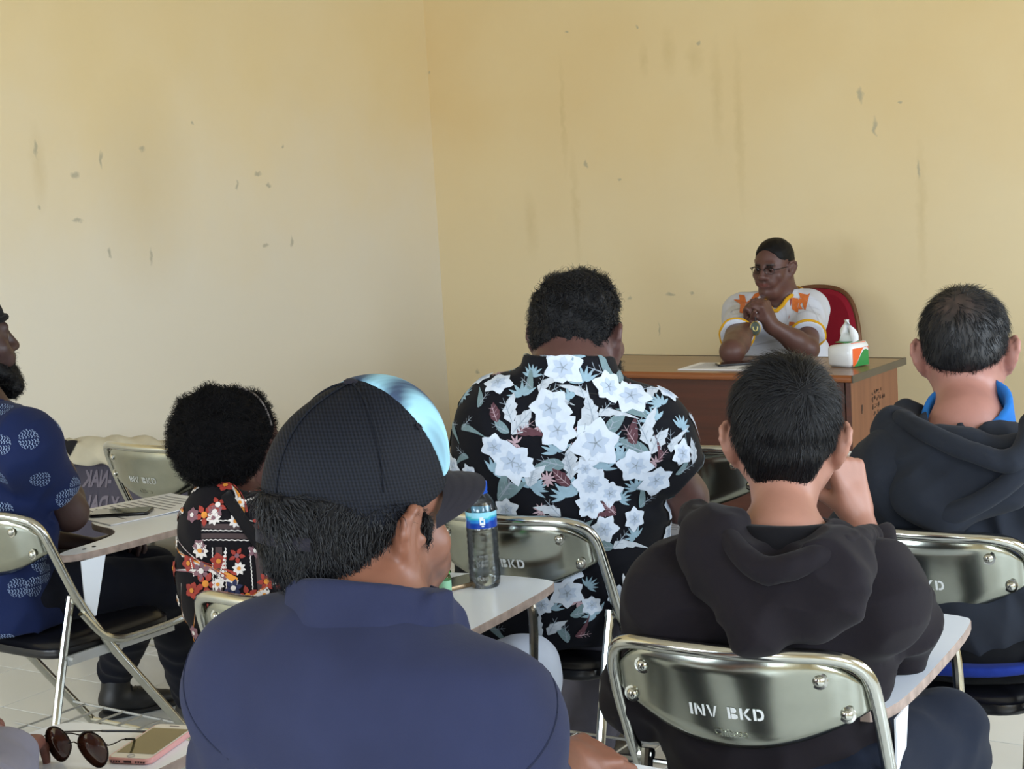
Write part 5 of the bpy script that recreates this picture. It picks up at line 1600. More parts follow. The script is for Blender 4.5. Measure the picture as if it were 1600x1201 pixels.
    # necklace
    ring = [nb + (.058 * math.cos(a), .052 * math.sin(a) + .004, .012 + .012 * -math.sin(a)) for a in np.linspace(0, 2 * PI, 30)[:-1]]
    b = MB()
    for p in ring: b.lathe([(0, -.003), (.0028, -.0012), (.0028, .0012), (0, .003)], p, 6)
    tag(b.build('bead_necklace', mat('pearl_beads', (190, 180, 170), .3), t), kind='stuff')
    hp2 = [ell((-2.10, 2.36, .55), (.19, .14, .09), None, .05)] + leg(hip[0], kn[0], an[0], (.090, .070, .050)) + leg(hip[1], kn[1], an[1], (.088, .066, .050))
    sdf_obj('white_trousers', hp2, .008, cloth('white_cotton', (196, 204, 220)), t, wrinkles(.007, 18, 12), .008)
    for a in an: shoe(t, (a[0], a[1] - .07, 0), (a[0] + .01, a[1] + .18, 0), mat('dark_shoe', (24, 22, 22), .4), M_rubber)
    finish(t)
BLOS = [((-1.929,2.100,0.887), .024, 9, 0, 1), ((-2.108,2.100,0.890), .018, 9, 0, 1), ((-2.101,2.100,0.829), .024, 5, 2, 1), ((-2.090,2.100,0.955), .022, 5, 2, 1), ((-1.954,2.100,0.952), .020, 5, 2, 4), ((-1.919,2.100,0.814), .020, 5, 2, 1), ((-2.003,2.100,0.816), .020, 5, 2, 1),
        ((-2.021,2.100,0.887), .016, 5, 2, 4), ((-2.109,2.100,0.852), .020, 6, 4, 0), ((-1.905,2.100,0.854), .018, 6, 0, 4), ((-2.056,2.100,0.975), .018, 5, 2, 0), ((-1.976,2.100,0.900), .016, 6, 4, 0), ((-1.956,2.100,0.846), .018, 6, 2, 1), ((-2.069,2.100,0.808), .018, 6, 4, 0), ((-2.035,2.100,0.827), .018, 6, 3, 0), ((-1.980,2.100,0.812), .016, 6, 0, 4), ((-1.910,2.100,0.907), .014, 8, 0, 1), ((-2.069,2.100,0.951), .014, 8, 0, 4)]
PAIS = [((-2.026,2.100,0.863), .030, 1.4, 1, 0), ((-1.981,2.100,0.971), .026, .2, 1, 0), ((-2.117,2.100,0.860), .016, 1.8, 0, 4), ((-2.048,2.100,0.853), .016, 1.2, 4, 0), ((-1.924,2.100,0.864), .018, 2.2, 1, 0)]

# ------------------------------------------------------------------ bearded man in the blue shirt, left edge
def blue_man():
    M_sk = skin('deep_brown_skin', (62, 43, 40))
    M_sh = cloth('indigo_printed_shirt', (17, 29, 66), .75)
    M_je = cloth('black_blue_denim', (11, 13, 24), b=.35)
    t = person('bearded man in profile with a black cap and a dark blue printed shirt, left edge', (-3.32, 2.68, 0))
    H = Head((-3.428,2.680,1.183), -22, -4, 0, 1.0)
    nb = A((-3.335,2.620,1.030)); sr = A((-3.188,2.620,0.941)); lat = unit(A((1, -.12, 0))); sl = sr - lat * .36 + (0, .02, .01)
    chest = (sl + sr) / 2 + (.0, .02, -.17); pel = A(((sl + sr)[0] / 2 - .01, (sl + sr)[1] / 2 - .03, .57))
    re, rw = A((-3.214,2.760,0.754)), A((-3.347,2.870,0.828))
    le, lw = sl + (-.03, .10, -.28), sl + (.10, .36, -.37)
    tor = lambda i: torso(pel, chest, nb, sl, sr, .165, .165, .66, i, lat, .062)
    hip = [pel + (-.09, .03, 0), pel + (.09, .03, 0)]; kn = [A((-3.362,3.150,0.486)), A((-3.205,3.060,0.489))]; an = [A((-3.701,3.296,0.140)), A((-3.370,3.276,0.110))]
    body = H.prims() + [H.K((0, -.022, -.02), (0, -.02, -.07), .056, .056, .03), cap(H.w(0, -.022, -.055), nb, .056, .064, .03)]
    body += tor(-.012) + arm(sl, le, lw, (.05, .044, .042, .027)) + arm(sr, re, rw, (.050, .046, .040, .027))
    body += hand(rw, unit(A((-3.558,2.960,0.847)) - rw), (-1, .1, .2), thumb_side=-1, curls=[(.9, 1.1, .7)] * 4, wr=.026) + hand(lw, (.7, .5, .4), (0, -.3, -1), thumb_side=1, curl=(.8, .9, .6))
    body += leg(hip[0], kn[0], an[0], (.07, .05, .035)) + leg(hip[1], kn[1], an[1], (.07, .05, .035))
    sdf_obj('body', body, .005, M_sk, t)
    H.eyes(t)
    n1, n2 = noise3(80, 21), noise3(170, 22)
    r1, r2, r3 = noise3(140, 24), noise3(140, 25), noise3(140, 26)
    bd = [H.K((q * .062, .006, -.030), (q * .040, .062, -.085), .018, .024, .02) for q in (-1, 1)] + [H.K((0, .078, -.095), (0, .088, -.125), .034, .030, .03), H.K((-.024, .098, -.042), (.024, .098, -.042), .0065, k=.01)]
    bd += [H.K((q * .026, .094, -.044), (q * .030, .084, -.075), .008, .012, .01) for q in (-1, 1)]
    bv, bq = field_mesh(bd, .005, lambda P_: .003 * n1(P_) + .0015 * n2(P_), .005)
    bo = add_mesh('beard', bv, bq, M_hair, t)
    strands('beard_strands', bo, bv, bq, 1500, .013, lambda P_: np.stack((r1(P_), r2(P_), r3(P_) - .6), 1), M_strand, 9, .7, .0007, curl=.0025)
    hp = hair_prims(H, .004, .003, .004, nape=-.045, front=.07, low=.055)
    hv, hq = field_mesh(hp, .006, lambda P_: .002 * n2(P_), .003)
    add_mesh('hair', hv, hq, M_hair, t)
    cp = [H.E((0, -.010, .060), (.084, .104, .084)), halfcut(H.w(0, 0, .040), .10 * H.R[1] - H.R[2]), ]
    co = sdf_obj('knit_cap', cp, .005, cloth('black_knit', (22, 21, 24), b=.6, sc=300), t)
    b = MB()
    ring = [H.w(.087 * math.cos(a), -.010 + .107 * math.sin(a), .046 + .10 * (-.010 + .107 * math.sin(a))) for a in np.linspace(0, 2 * PI, 41)[:-1]]
    b.tube(ring, .008, 8, closed=True); b.build('cap_band', cloth('black_knit_band', (18, 17, 20)), co)
    W = wrinkles(.006, 15, 81, 5)
    hem, hem2 = re + (sr - re) * .34, le + (sl - le) * .2
    shp = [cap(sl, hem2, .07, .066, .05), cap(sr, hem, .068, .066, .05), cyl(hem, hem + unit(re - sr) * .12, .085), cyl(hem2, hem2 + unit(le - sl) * .12, .085)] + tor(.012)
    shp += [cap(pel + (0, .0, .10), pel + (.0, .03, -.05), .185, .19, .05, lat=lat, q=.72), halfcut((0, 0, .49), (0, 0, -1))]
    c0 = nb
    shp += [cap(c0 + (0, .0, .02), c0 + (0, 0, -.02), .078, .094, .02), cap(c0 + (0, .014, .10), c0 + (0, .0, -.02), .068, .070, .006, 's'), halfcut(c0 + (0, 0, .032), (0, .3, 1))] if False else [cap(c0 + (0, .014, .10), c0 + (0, .0, -.02), .068, .070, .006, 's')]
    sv, sq = field_mesh(shp, .006, W, .007)
    sh = add_mesh('shirt', sv, sq, M_sh, t)
    col_ = [cap(c0 + (0, .0, .02), c0 + (0, 0, -.02), .078, .094, .02), cap(c0 + (0, .014, .10), c0 + (0, .0, -.08), .066, .068, .006, 's'), halfcut(c0 + (0, 0, .030), (0, .3, 1)), halfcut(c0 + (0, 0, -.03), (0, .1, -1))]
    sdf_obj('collar', col_, .005, M_sh, sh)
    pr = Printer(sv, sq, .0013)
    mats = [mat('pale_tracery_print', (120, 136, 166), .8, var=.2, vscale=90), mat('red_badge_print', (150, 60, 80), .8)]
    rg = random.Random(5)
    def rosette(fr, r):
        for k in range(7):
            a = .6 + k * .10
            x = -r + 2 * r * (k + .5) / 7; h = math.sqrt(max(0, r * r - x * x))
            for s_ in (-1, 1):
                y0, y1 = (.08 * r, h * .92) if s_ > 0 else (-h * .92, -.08 * r)
                if y1 - y0 < .1 * r: continue
                pr.strip(fr, [(x + .1 * r * math.sin(q * 2.2), y0 + (y1 - y0) * q / 5) for q in range(6)], r * .085, 0, 1)
        for k in range(20):
            a = 2 * PI * k / 20
            if k % 5 == 4: continue
            pr.strip(fr, [(r * math.cos(a + j * .1), r * math.sin(a + j * .1)) for j in range(3)], r * .05, 0, 1)
    def at(p):
        d = unit(A(p) - A(CAMP)); q = pr.ray(CAMP, d); return pr.base(q if q is not None else p)
    done = []
    for p in ((-3.145,2.600,0.968), (-3.118,2.600,0.873), (-3.225,2.600,1.036), (-3.246,2.600,0.950), (-3.036,2.600,0.832), (-3.237,2.600,0.598), (-3.134,2.600,0.643), (-3.035,2.600,0.675), (-3.264,2.600,0.784), (-3.055,2.600,0.596), (-2.997,2.600,0.862)):
        fr = at(p); done.append(fr[0]); rosette(fr, .024)
    for _ in range(400):
        c = sv[rg.randrange(len(sv))]
        if any(np.linalg.norm(c - q) < .085 for q in done): continue
        done.append(A(c)); rosette(pr.base(c), .022)
    tag(pr.build('shirt_print', mats, sh), kind='stuff')
    lan = [A((-3.283,2.640,1.063)), A((-3.337,2.700,1.028)), A((-3.394,2.750,0.984))]
    MB().tube(smooth_path([np.array(pr.bvh.find_nearest(Vector(p))[0]) for p in lan], 2), .004, 6).build('lanyard', mats[1], t)
    hp2 = [ell(pel + (0, .02, -.01), (.19, .14, .09), None, .05)]
    for a, b_, c in zip(hip, kn, an): hp2 += leg(a, b_, c, (.090, .074, .052))
    sdf_obj('jeans', hp2, .008, M_je, t, wrinkles(.006, 20, 12), .007)
    sd = unit(A((.45, .9, 0)))
    for a in an: shoe(t, A((a[0], a[1], 0)) - sd * .06, A((a[0], a[1], 0)) + sd * .19, mat('black_trainer', (20, 20, 22), .5), mat('black_sole', (14, 14, 15), .6))
    finish(t)

# ------------------------------------------------------------------ the speaker behind the desk
def speaker():
    M_sk = skin('speaker_brown_skin', (88, 58, 51))
    M_sh = cloth('white_sports_shirt', (196, 199, 210), .7, b=.15, var=.04)
    M_ye = cloth('yellow_rib_trim', (206, 154, 34))
    M_or = mat('orange_geometric_print', (198, 104, 44), .75, var=.12, vscale=60); M_gy = mat('pale_grey_line_print', (178, 180, 190), .75)
    t = person('speaker in glasses and a white shirt with yellow collar, hands clasped at the desk', (-3.08, 6.72, 0))
    H = Head((-3.032,6.550,1.061), 175, 5, -2, .96, 1.08)
    nb = A((-3.022,6.600,0.939)); sr = A((-3.194,6.560,0.860)); sl = A((-2.923,6.640,0.868))       # his right is image left
    chest = A((-3.042,6.600,0.750)); pel = A((chest[0], 6.74, .52))
    re, rw = A((-2.872,5.795,0.795)), A((-2.996,6.220,0.852))
    le, lw = A((-2.806,6.360,0.738)), A((-2.907,6.220,0.854))
    lat = unit(sl - sr)
    tor = lambda i: torso(pel, chest, nb, sl, sr, .175, .175, .68, i, lat, .062, ((chest + pel) / 2 + (0, -.05, -.02), (.18, .15, .16)))
    hip = [pel + (.10, -.02, 0), pel + (-.10, -.02, 0)]; kn = [pel + (.14, -.42, -.0), pel + (-.14, -.42, -.0)]; an = [pel + (.14, -.40, -.42), pel + (-.14, -.40, -.42)]
    body = H.prims() + [H.K((0, -.022, -.02), (0, -.015, -.07), .064, .066, .03), cap(H.w(0, -.022, -.045), nb, .064, .070, .03), H.K((-.02, .045, -.105), (.02, .045, -.105), .024, k=.03)]
    body += tor(-.012) + arm(sl, le, lw, (.052, .046, .046, .030)) + arm(sr, re, rw, (.052, .046, .046, .030))
    up = A((0, -.35, .94)); acr = unit(lw - rw)
    body += hand(rw, unit(up + acr * .14), acr, thumb_side=-1, curls=[(1.05, 1.15, .5)] * 4, spread=.08, thumb=(.5, .7, .5), wr=.029)
    body += hand(lw + (0, .006, .010), unit(up - acr * .14), -acr, thumb_side=1, curls=[(1.05, 1.15, .5)] * 4, spread=.08, thumb=(.5, .7, .5), wr=.029)
    body += leg(hip[0], kn[0], an[0], (.07, .05, .035)) + leg(hip[1], kn[1], an[1], (.07, .05, .035))
    def col(V):
        L_ = H.l(V); sk = np.array(lin(88, 58, 51)[:3]); c_ = np.repeat(sk[None], len(V), 0)
        lip = np.exp(-((L_[:, 2] + .058) / .0085) ** 4) * np.exp(-(L_[:, 0] / .024) ** 4) * (L_[:, 1] > .083)
        mus = np.exp(-((L_[:, 2] + .043) / .006) ** 4) * np.exp(-(L_[:, 0] / .026) ** 4) * (L_[:, 1] > .08) * .45
        brow = np.exp(-((L_[:, 2] - .030 - .0) / .006) ** 4) * np.exp(-((np.abs(L_[:, 0]) - .033) / .020) ** 4) * (L_[:, 1] > .075)
        for k_, tc in ((lip * .7, (112, 62, 58)), (mus, (40, 28, 26)), (brow, (20, 14, 13))): c_ = c_ * (1 - k_[:, None]) + np.array(lin(*tc)[:3]) * k_[:, None]
        return c_
    M_sk = skin('speaker_brown_skin', (88, 58, 51), vcol='Col')
    sdf_obj('body', body, .0038, M_sk, t, col=col)
    H.eyes(t)
    for q in (-1, 1):
        MB().tube([H.w(q * (.018 + .007 * k), .0935 - .0025 * k - .0006 * k * k, .0265 + .002 * math.sin(k * .9)) for k in range(5)], [.003, .0036, .0034, .003, .0016], 6).build('eyebrow', M_hair, t)
    hp = hair_prims(H, .006, .004, .006, nape=-.03, front=.062, low=.05, tilt=.30, side=.028)
    nz = noise3(160, 8)
    hv, hq = field_mesh(hp, .0045, lambda P_: .0012 * nz(P_), .002)
    add_mesh('hair', hv, hq, M_hair, t)
    # glasses
    M_gl = mat('dark_metal_frame', (26, 24, 26), .3, .6)
    g = MB()
    def rim(q): return [H.w(q * .0335 + .0235 * math.cos(a) * (1 if abs(math.cos(a)) < .9 else .98), .1045 - .010 * abs(q * .0335 + .0235 * math.cos(a)) / .057, .006 + .0155 * math.copysign(abs(math.sin(a)) ** .8, math.sin(a))) for a in np.linspace(0, 2 * PI, 29)[:-1]]
    for q in (-1, 1):
        r_ = rim(q); g.tube(r_[:15], .0023, 6)
        g.tube(r_[14:] + r_[:1], .0009, 6)
        g.tube([H.w(q * .058, .096, .012), H.w(q * .074, .080, .013), H.w(q * .079, .010, .012), H.w(q * .081, -.006, .004)], .0018, 6)
    g.tube([H.w(-.010, .105, .010), H.w(0, .108, .012), H.w(.010, .105, .010)], .0012, 6)
    go = g.build('eyeglasses', M_gl, t)
    ml = glass_mat('clear_lens', (238, 240, 242), .0, 1.02)
    for q in (-1, 1):
        r_ = rim(q); c_ = np.mean(r_, 0); MB().add([c_] + r_, [(0, k + 1, (k + 1) % len(r_) + 1) for k in range(len(r_))]).build('lens', ml, go)
    # shirt
    W = wrinkles(.006, 17, 91, 5)
    hem, hem2 = re + (sr - re) * .42, le + (sl - le) * .34
    shp = [cap(sr, hem, .074, .064, .05), cap(sl, hem2, .074, .068, .05), cyl(hem, hem + unit(re - sr) * .14, .088), cyl(hem2, hem2 + unit(le - sl) * .14, .088)] + tor(.010)
    vpt = A((-2.982,6.420,0.906))
    shp += [cap(nb + (0, .02, .10), nb + (0, .0, -.012), .070, .074, .008, 's'), cap(nb + (0, -.05, .0), vpt + (0, .01, .004), .058, .006, .008, 's'), halfcut((0, 0, .50), (0, 0, -1))]
    sv, sq = field_mesh(shp, .0055, W, .007)
    sh = add_mesh('shirt', sv, sq, M_sh, t)
    pr = Printer(sv, sq, .0013)
    def onto(p, lift=.002):
        d = unit(A(p) - A(CAMP)); q = pr.ray(CAMP, d)
        return q - d * lift if q is not None else A(pr.bvh.find_nearest(Vector(p))[0])
    # yellow V collar and sleeve bands
    cpts = [A((-3.132,6.550,0.977)), A((-3.079,6.480,0.953)), A((-3.033,6.450,0.928)), A((-2.990,6.430,0.908)), A((-2.969,6.450,0.927)), A((-2.955,6.500,0.961)), A((-2.978,6.600,0.988))]
    ca, cb_ = nb - lat * .078 + (0, .02, .014), nb + lat * .078 + (0, .02, .014)
    raw = smooth_path([ca, ca + (0, -.045, -.012), ca * .35 + vpt * .65 + (0, -.02, .012), vpt + (0, -.012, .002), cb_ * .35 + vpt * .65 + (0, -.02, .012), cb_ + (0, -.045, -.012), cb_], 2)
    cpath = []
    for p in raw:
        l, n_, i_, d_ = pr.bvh.find_nearest(Vector(p)); cpath.append(np.array(l) + np.array(n_) * .004)
    back = [nb + (.076 * math.cos(a), .03 + .07 * math.sin(a), .010 + .016 * math.sin(a)) for a in np.linspace(.1, PI - .1, 12)]
    MB().tube(list(cpath), .0085, 8).build('collar', M_ye, sh)
    MB().tube(back, .009, 8).build('collar', M_ye, sh)
    for s_, h_, e_, r_ in ((sr, hem, re, .0715), (sl, hem2, le, .0735)):
        ax = unit(e_ - s_); u1 = unit(np.cross(ax, (0, 1, .2))); u2 = np.cross(ax, u1); pts = []
        c = h_ - ax * .006
        for a in np.linspace(0, 2 * PI, 33)[:-1]:
            q = pr.bvh.ray_cast(Vector(c + (u1 * math.cos(a) + u2 * math.sin(a)) * .16), Vector(-(u1 * math.cos(a) + u2 * math.sin(a))))
            pts.append(np.array(q[0]) if q[0] is not None and np.linalg.norm(np.array(q[0]) - c) < .1 else c + (u1 * math.cos(a) + u2 * math.sin(a)) * r_)
        MB().tube(pts, .0065, 8, closed=True).build('sleeve_band', M_ye, sh)
    def quad3(pts, mi):
        pts = [A(p) for p in pts]; c = sum(pts) / len(pts); fr = pr.base(onto(c, 0)); loc, nr, rt, up_ = fr
        P2 = []
        for p in pts:
            q = onto(p, 0); P2.append((np.dot(q - loc, rt), np.dot(q - loc, up_)))
        n = 5; V = []; F = []
        a, b, c_, d = [A(x) for x in P2]
        for i in range(n + 1):
            for j in range(n + 1):
                u_, v_ = i / n, j / n; V.append((a * (1 - u_) + b * u_) * (1 - v_) + (d * (1 - u_) + c_ * u_) * v_)
        for i in range(n):
            for j in range(n): k = i * (n + 1) + j; F.append((k, k + n + 1, k + n + 2, k + 1))
        pr.put(fr, V, F, mi, 1)
    quad3([(-2.913,6.450,1.005), (-2.900,6.450,0.991), (-2.917,6.450,0.923), (-2.961,6.450,0.923)], 0)
    quad3([(-2.898,6.450,0.987), (-2.874,6.450,0.981), (-2.881,6.450,0.936), (-2.906,6.450,0.939)], 0)
    quad3([(-2.908,6.450,0.945), (-2.881,6.450,0.940), (-2.878,6.450,0.879), (-2.910,6.450,0.895)], 0)
    quad3([(-2.878,6.450,0.982), (-2.824,6.450,0.963), (-2.835,6.450,0.953), (-2.879,6.450,0.963)], 0)
    quad3([(-2.862,6.450,0.957), (-2.842,6.450,0.951), (-2.885,6.450,0.898), (-2.898,6.450,0.912)], 0)
    quad3([(-3.175,6.450,0.940), (-3.141,6.450,0.937), (-3.118,6.450,0.919), (-3.135,6.450,0.901)], 0)
    quad3([(-3.153,6.450,0.958), (-3.126,6.450,0.954), (-3.118,6.450,0.919), (-3.147,6.450,0.916)], 0)
    quad3([(-3.117,6.450,0.972), (-3.093,6.450,0.974), (-3.081,6.450,0.943), (-3.103,6.450,0.936)], 0)
    quad3([(-3.090,6.450,0.984), (-3.063,6.450,0.991), (-3.056,6.450,0.967), (-3.083,6.450,0.950)], 0)
    quad3([(-3.056,6.450,0.991), (-3.043,6.450,0.986), (-3.039,6.450,0.942), (-3.054,6.450,0.943)], 0)
    quad3([(-2.925,6.450,0.842), (-2.898,6.450,0.839), (-2.899,6.450,0.825), (-2.926,6.450,0.825)], 0)
    quad3([(-3.148,6.450,0.915), (-3.121,6.450,0.912), (-3.134,6.450,0.875), (-3.155,6.450,0.880)], 0)
    quad3([(-2.887,6.450,0.942), (-2.775,6.450,0.922), (-2.773,6.450,0.920), (-2.885,6.450,0.940)], 1)
    quad3([(-2.889,6.450,0.904), (-2.772,6.450,0.879), (-2.770,6.450,0.877), (-2.887,6.450,0.901)], 1)
    quad3([(-2.901,6.450,0.865), (-2.768,6.450,0.846), (-2.766,6.450,0.843), (-2.899,6.450,0.862)], 1)
    quad3([(-2.883,6.450,0.923), (-2.883,6.450,0.802), (-2.881,6.450,0.800), (-2.881,6.450,0.920)], 1)
    quad3([(-2.835,6.450,0.951), (-2.795,6.450,0.807), (-2.793,6.450,0.804), (-2.833,6.450,0.949)], 1)
    quad3([(-3.199,6.450,0.881), (-3.143,6.450,0.900), (-3.141,6.450,0.898), (-3.196,6.450,0.878)], 1)
    quad3([(-3.200,6.450,0.846), (-3.145,6.450,0.865), (-3.143,6.450,0.863), (-3.198,6.450,0.843)], 1)
    quad3([(-3.106,6.450,0.777), (-2.979,6.450,0.748), (-2.977,6.450,0.746), (-3.104,6.450,0.774)], 1)
    quad3([(-3.118,6.450,0.737), (-2.967,6.450,0.777), (-2.965,6.450,0.775), (-3.116,6.450,0.735)], 1)
    quad3([(-2.994,6.450,0.904), (-2.953,6.450,0.865), (-2.951,6.450,0.863), (-2.992,6.450,0.902)], 1)
    quad3([(-2.941,6.450,0.918), (-2.933,6.450,0.846), (-2.931,6.450,0.843), (-2.939,6.450,0.916)], 1)
    tag(pr.build('geometric_print', [M_or, M_gy], sh), kind='stuff')
    # lanyard with an oval badge hanging below the hands
    l0 = [onto(A((-2.928,6.500,0.974))), onto(A((-2.936,6.500,0.925))), onto(A((-2.948,6.500,0.843))), onto(A((-2.959,6.500,0.789)))]
    MB().tube(smooth_path(l0, 2), .003, 6).build('lanyard', mat('red_lanyard_cord', (150, 60, 40), .7), t)
    bc = A((-2.906,6.080,0.854)); n_ = unit(A(CAMP) - bc); r_ = unit(np.cross((0, 0, 1), n_)); u_ = np.cross(n_, r_); Rm = np.array((r_, u_, n_)).T
    bo = MB(); bo.lathe([(.010, -.002), (.0195, -.0015), (.0205, 0), (.0195, .0015), (.015, .002), (0, .002)], bc, 24, R=Rm, sy=1.35).build('badge', mat('dark_green_enamel', (46, 58, 40), .3), t)
    b = bpy.data.objects['badge'] if 'badge' in bpy.data.objects else None
    MB().tube([bc + Rm @ A((.0205 * math.cos(a), .0277 * math.sin(a), .001)) for a in np.linspace(0, 2 * PI, 30)[:-1]], .002, 6, closed=True).build('badge_rim', mat('dull_gold', (150, 128, 70), .35, .8), b)
    MB().tube([bc + Rm @ A((.009 * math.cos(a), .012 * math.sin(a) + .002, .003)) for a in np.linspace(PI * .85, PI * 2.15, 14)], .0022, 6).build('badge_emblem', mat('pale_gold', (206, 190, 120), .35, .6), b)
    MB().tube([bc + (0, 0, .027), bc + (0, .004, .045), (lw + rw) / 2 + (0, -.01, .02)], .0018, 6).build('badge_cord', M_gl, t)
    # bracelet on his right wrist
    fa = unit(rw - re); c = rw - fa * .035; u1 = unit(np.cross(fa, (0, 0, 1))); u2 = np.cross(fa, u1)
    MB().tube([c + (u1 * math.cos(a) + u2 * math.sin(a)) * .033 for a in np.linspace(0, 2 * PI, 28)[:-1]], .0045, 8, closed=True).build('bracelet', mat('silver_bracelet', (170, 160, 140), .3, .8), t)
    hp2 = [ell(pel + (0, -.02, -.02), (.19, .15, .09), None, .05)]
    for a, b_, c in zip(hip, kn, an): hp2 += leg(a, b_, c, (.095, .078, .055))
    sdf_obj('trousers', hp2, .011, cloth('dark_trousers_speaker', (36, 36, 44)), t, wrinkles(.006, 20, 12), .007)
    for a in an: shoe(t, (a[0], a[1] + .07, 0), (a[0], a[1] - .2, 0), mat('black_shoe_leather', (20, 20, 22), .4), M_rubber)
    finish(t)

# ------------------------------------------------------------------ person whose sleeve and hand reach in at the bottom left
def sleeve_person():
    M_sk = skin('reddish_brown_skin', (118, 76, 66))
    M_sh = cloth('pale_grey_shirt', (128, 125, 138))
    t = person('person at the bottom left corner, only a pale grey sleeve and a hand in view', (-2.06, 1.28, 0))
    rw = A((-1.921,1.496,0.735)); re = A((-1.651,1.226,0.770))
    sr = A((-1.92, 1.18, 1.0)) + (-.07, -.02, 0); sl = A((-2.34, 1.20, 1.0)); nb = A((-2.16, 1.20, 1.07))
    chest = A((-2.15, 1.21, .85)); pel = A((-2.08, 1.24, .56)); lat = unit(sr - sl)
    H = Head((-2.16, 1.27, 1.20), -5, 4, 0, .98)
    le, lw = sl + (-.05, .06, -.28), sl + (.12, .36, -.27)
    tor = lambda i: torso(pel, chest, nb, sl, sr, .165, .165, .64, i, lat, .058)
    hip = [A((-2.17, 1.27, .555)), A((-1.99, 1.27, .555))]; kn = [A((-2.19, 1.70, .55)), A((-1.98, 1.70, .55))]; an = [A((-2.19, 1.68, .1)), A((-1.98, 1.66, .1))]
    body = H.prims() + [H.K((0, -.022, -.02), (0, -.02, -.07), .054, .054, .03), cap(H.w(0, -.022, -.055), nb, .054, .062, .03)]
    body += tor(-.012) + arm(sl, le, lw, (.046, .04, .04, .027)) + arm(sr, re, rw, (.046, .042, .042, .030))
    body += hand(rw, unit(A((-2.026,1.623,0.720)) - rw), (0, 0, -1), thumb_side=1, curls=[(.5, .7, .4)] * 4, thumb=(.5, .8, .1)) + hand(lw, (.4, .9, -.1), (0, 0, -1), thumb_side=-1)
    body += leg(hip[0], kn[0], an[0], (.07, .05, .035)) + leg(hip[1], kn[1], an[1], (.07, .05, .035))
    sdf_obj('body', body, .0052, M_sk, t)
    H.eyes(t)
    nz = noise3(90, 8)
    hv, hq = field_mesh(hair_prims(H, .010, .008, .010, nape=-.04), .006, lambda P_: .002 * nz(P_), .003)
    add_mesh('hair', hv, hq, M_hair, t)
    cuff = rw + (re - rw) * .10
    shp = [cap(sr, re, .062, .062, .05), cap(re, cuff, .062, .048, .05), cyl(cuff, cuff + (rw - re) * .6, .08), cap(sl, le, .06, .055, .05), cap(le, lw, .054, .042, .03), cyl(lw + (le - lw) * .12, lw + (lw - le) * .5, .08)] + tor(.010)
    shp += [cap(nb + (0, .01, .10), nb, .066, .068, .008, 's'), halfcut((0, 0, .52), (0, 0, -1))]
    sdf_obj('shirt', shp, .007, M_sh, t, wrinkles(.007, 17, 33), .008)
    hp2 = [ell((-2.08, 1.27, .55), (.19, .14, .09), None, .05)]
    for a, b_, c in zip(hip, kn, an): hp2 += leg(a, b_, c, (.09, .072, .055))
    sdf_obj('trousers', hp2, .011, cloth('dark_trousers_corner', (44, 44, 50)), t, wrinkles(.006, 20, 12), .007)
    for a in an: shoe(t, (a[0], a[1] - .07, 0), (a[0] + .01, a[1] + .2, 0), mat('dark_shoe', (24, 22, 22), .4), M_rubber)
    finish(t)
hoodie_man()
grey_man()
big_man()
cap_man()
afro_woman()
blue_man()
speaker()
sleeve_person()

# ================================================================== SMALL THINGS
def lies(i, px_, py_, top=.6845): return None
# desk: paper, phone, tissue pack
paper('paper_sheets', 'white papers lying on the desk under a black phone', 'paper', (-2.848,5.681,0.750), .30, .21, .05, DT, lines=True, thick=.003)
phone('black phone lying on white papers on the desk', (-2.823,5.729,0.754), -.9, DT + .0032)

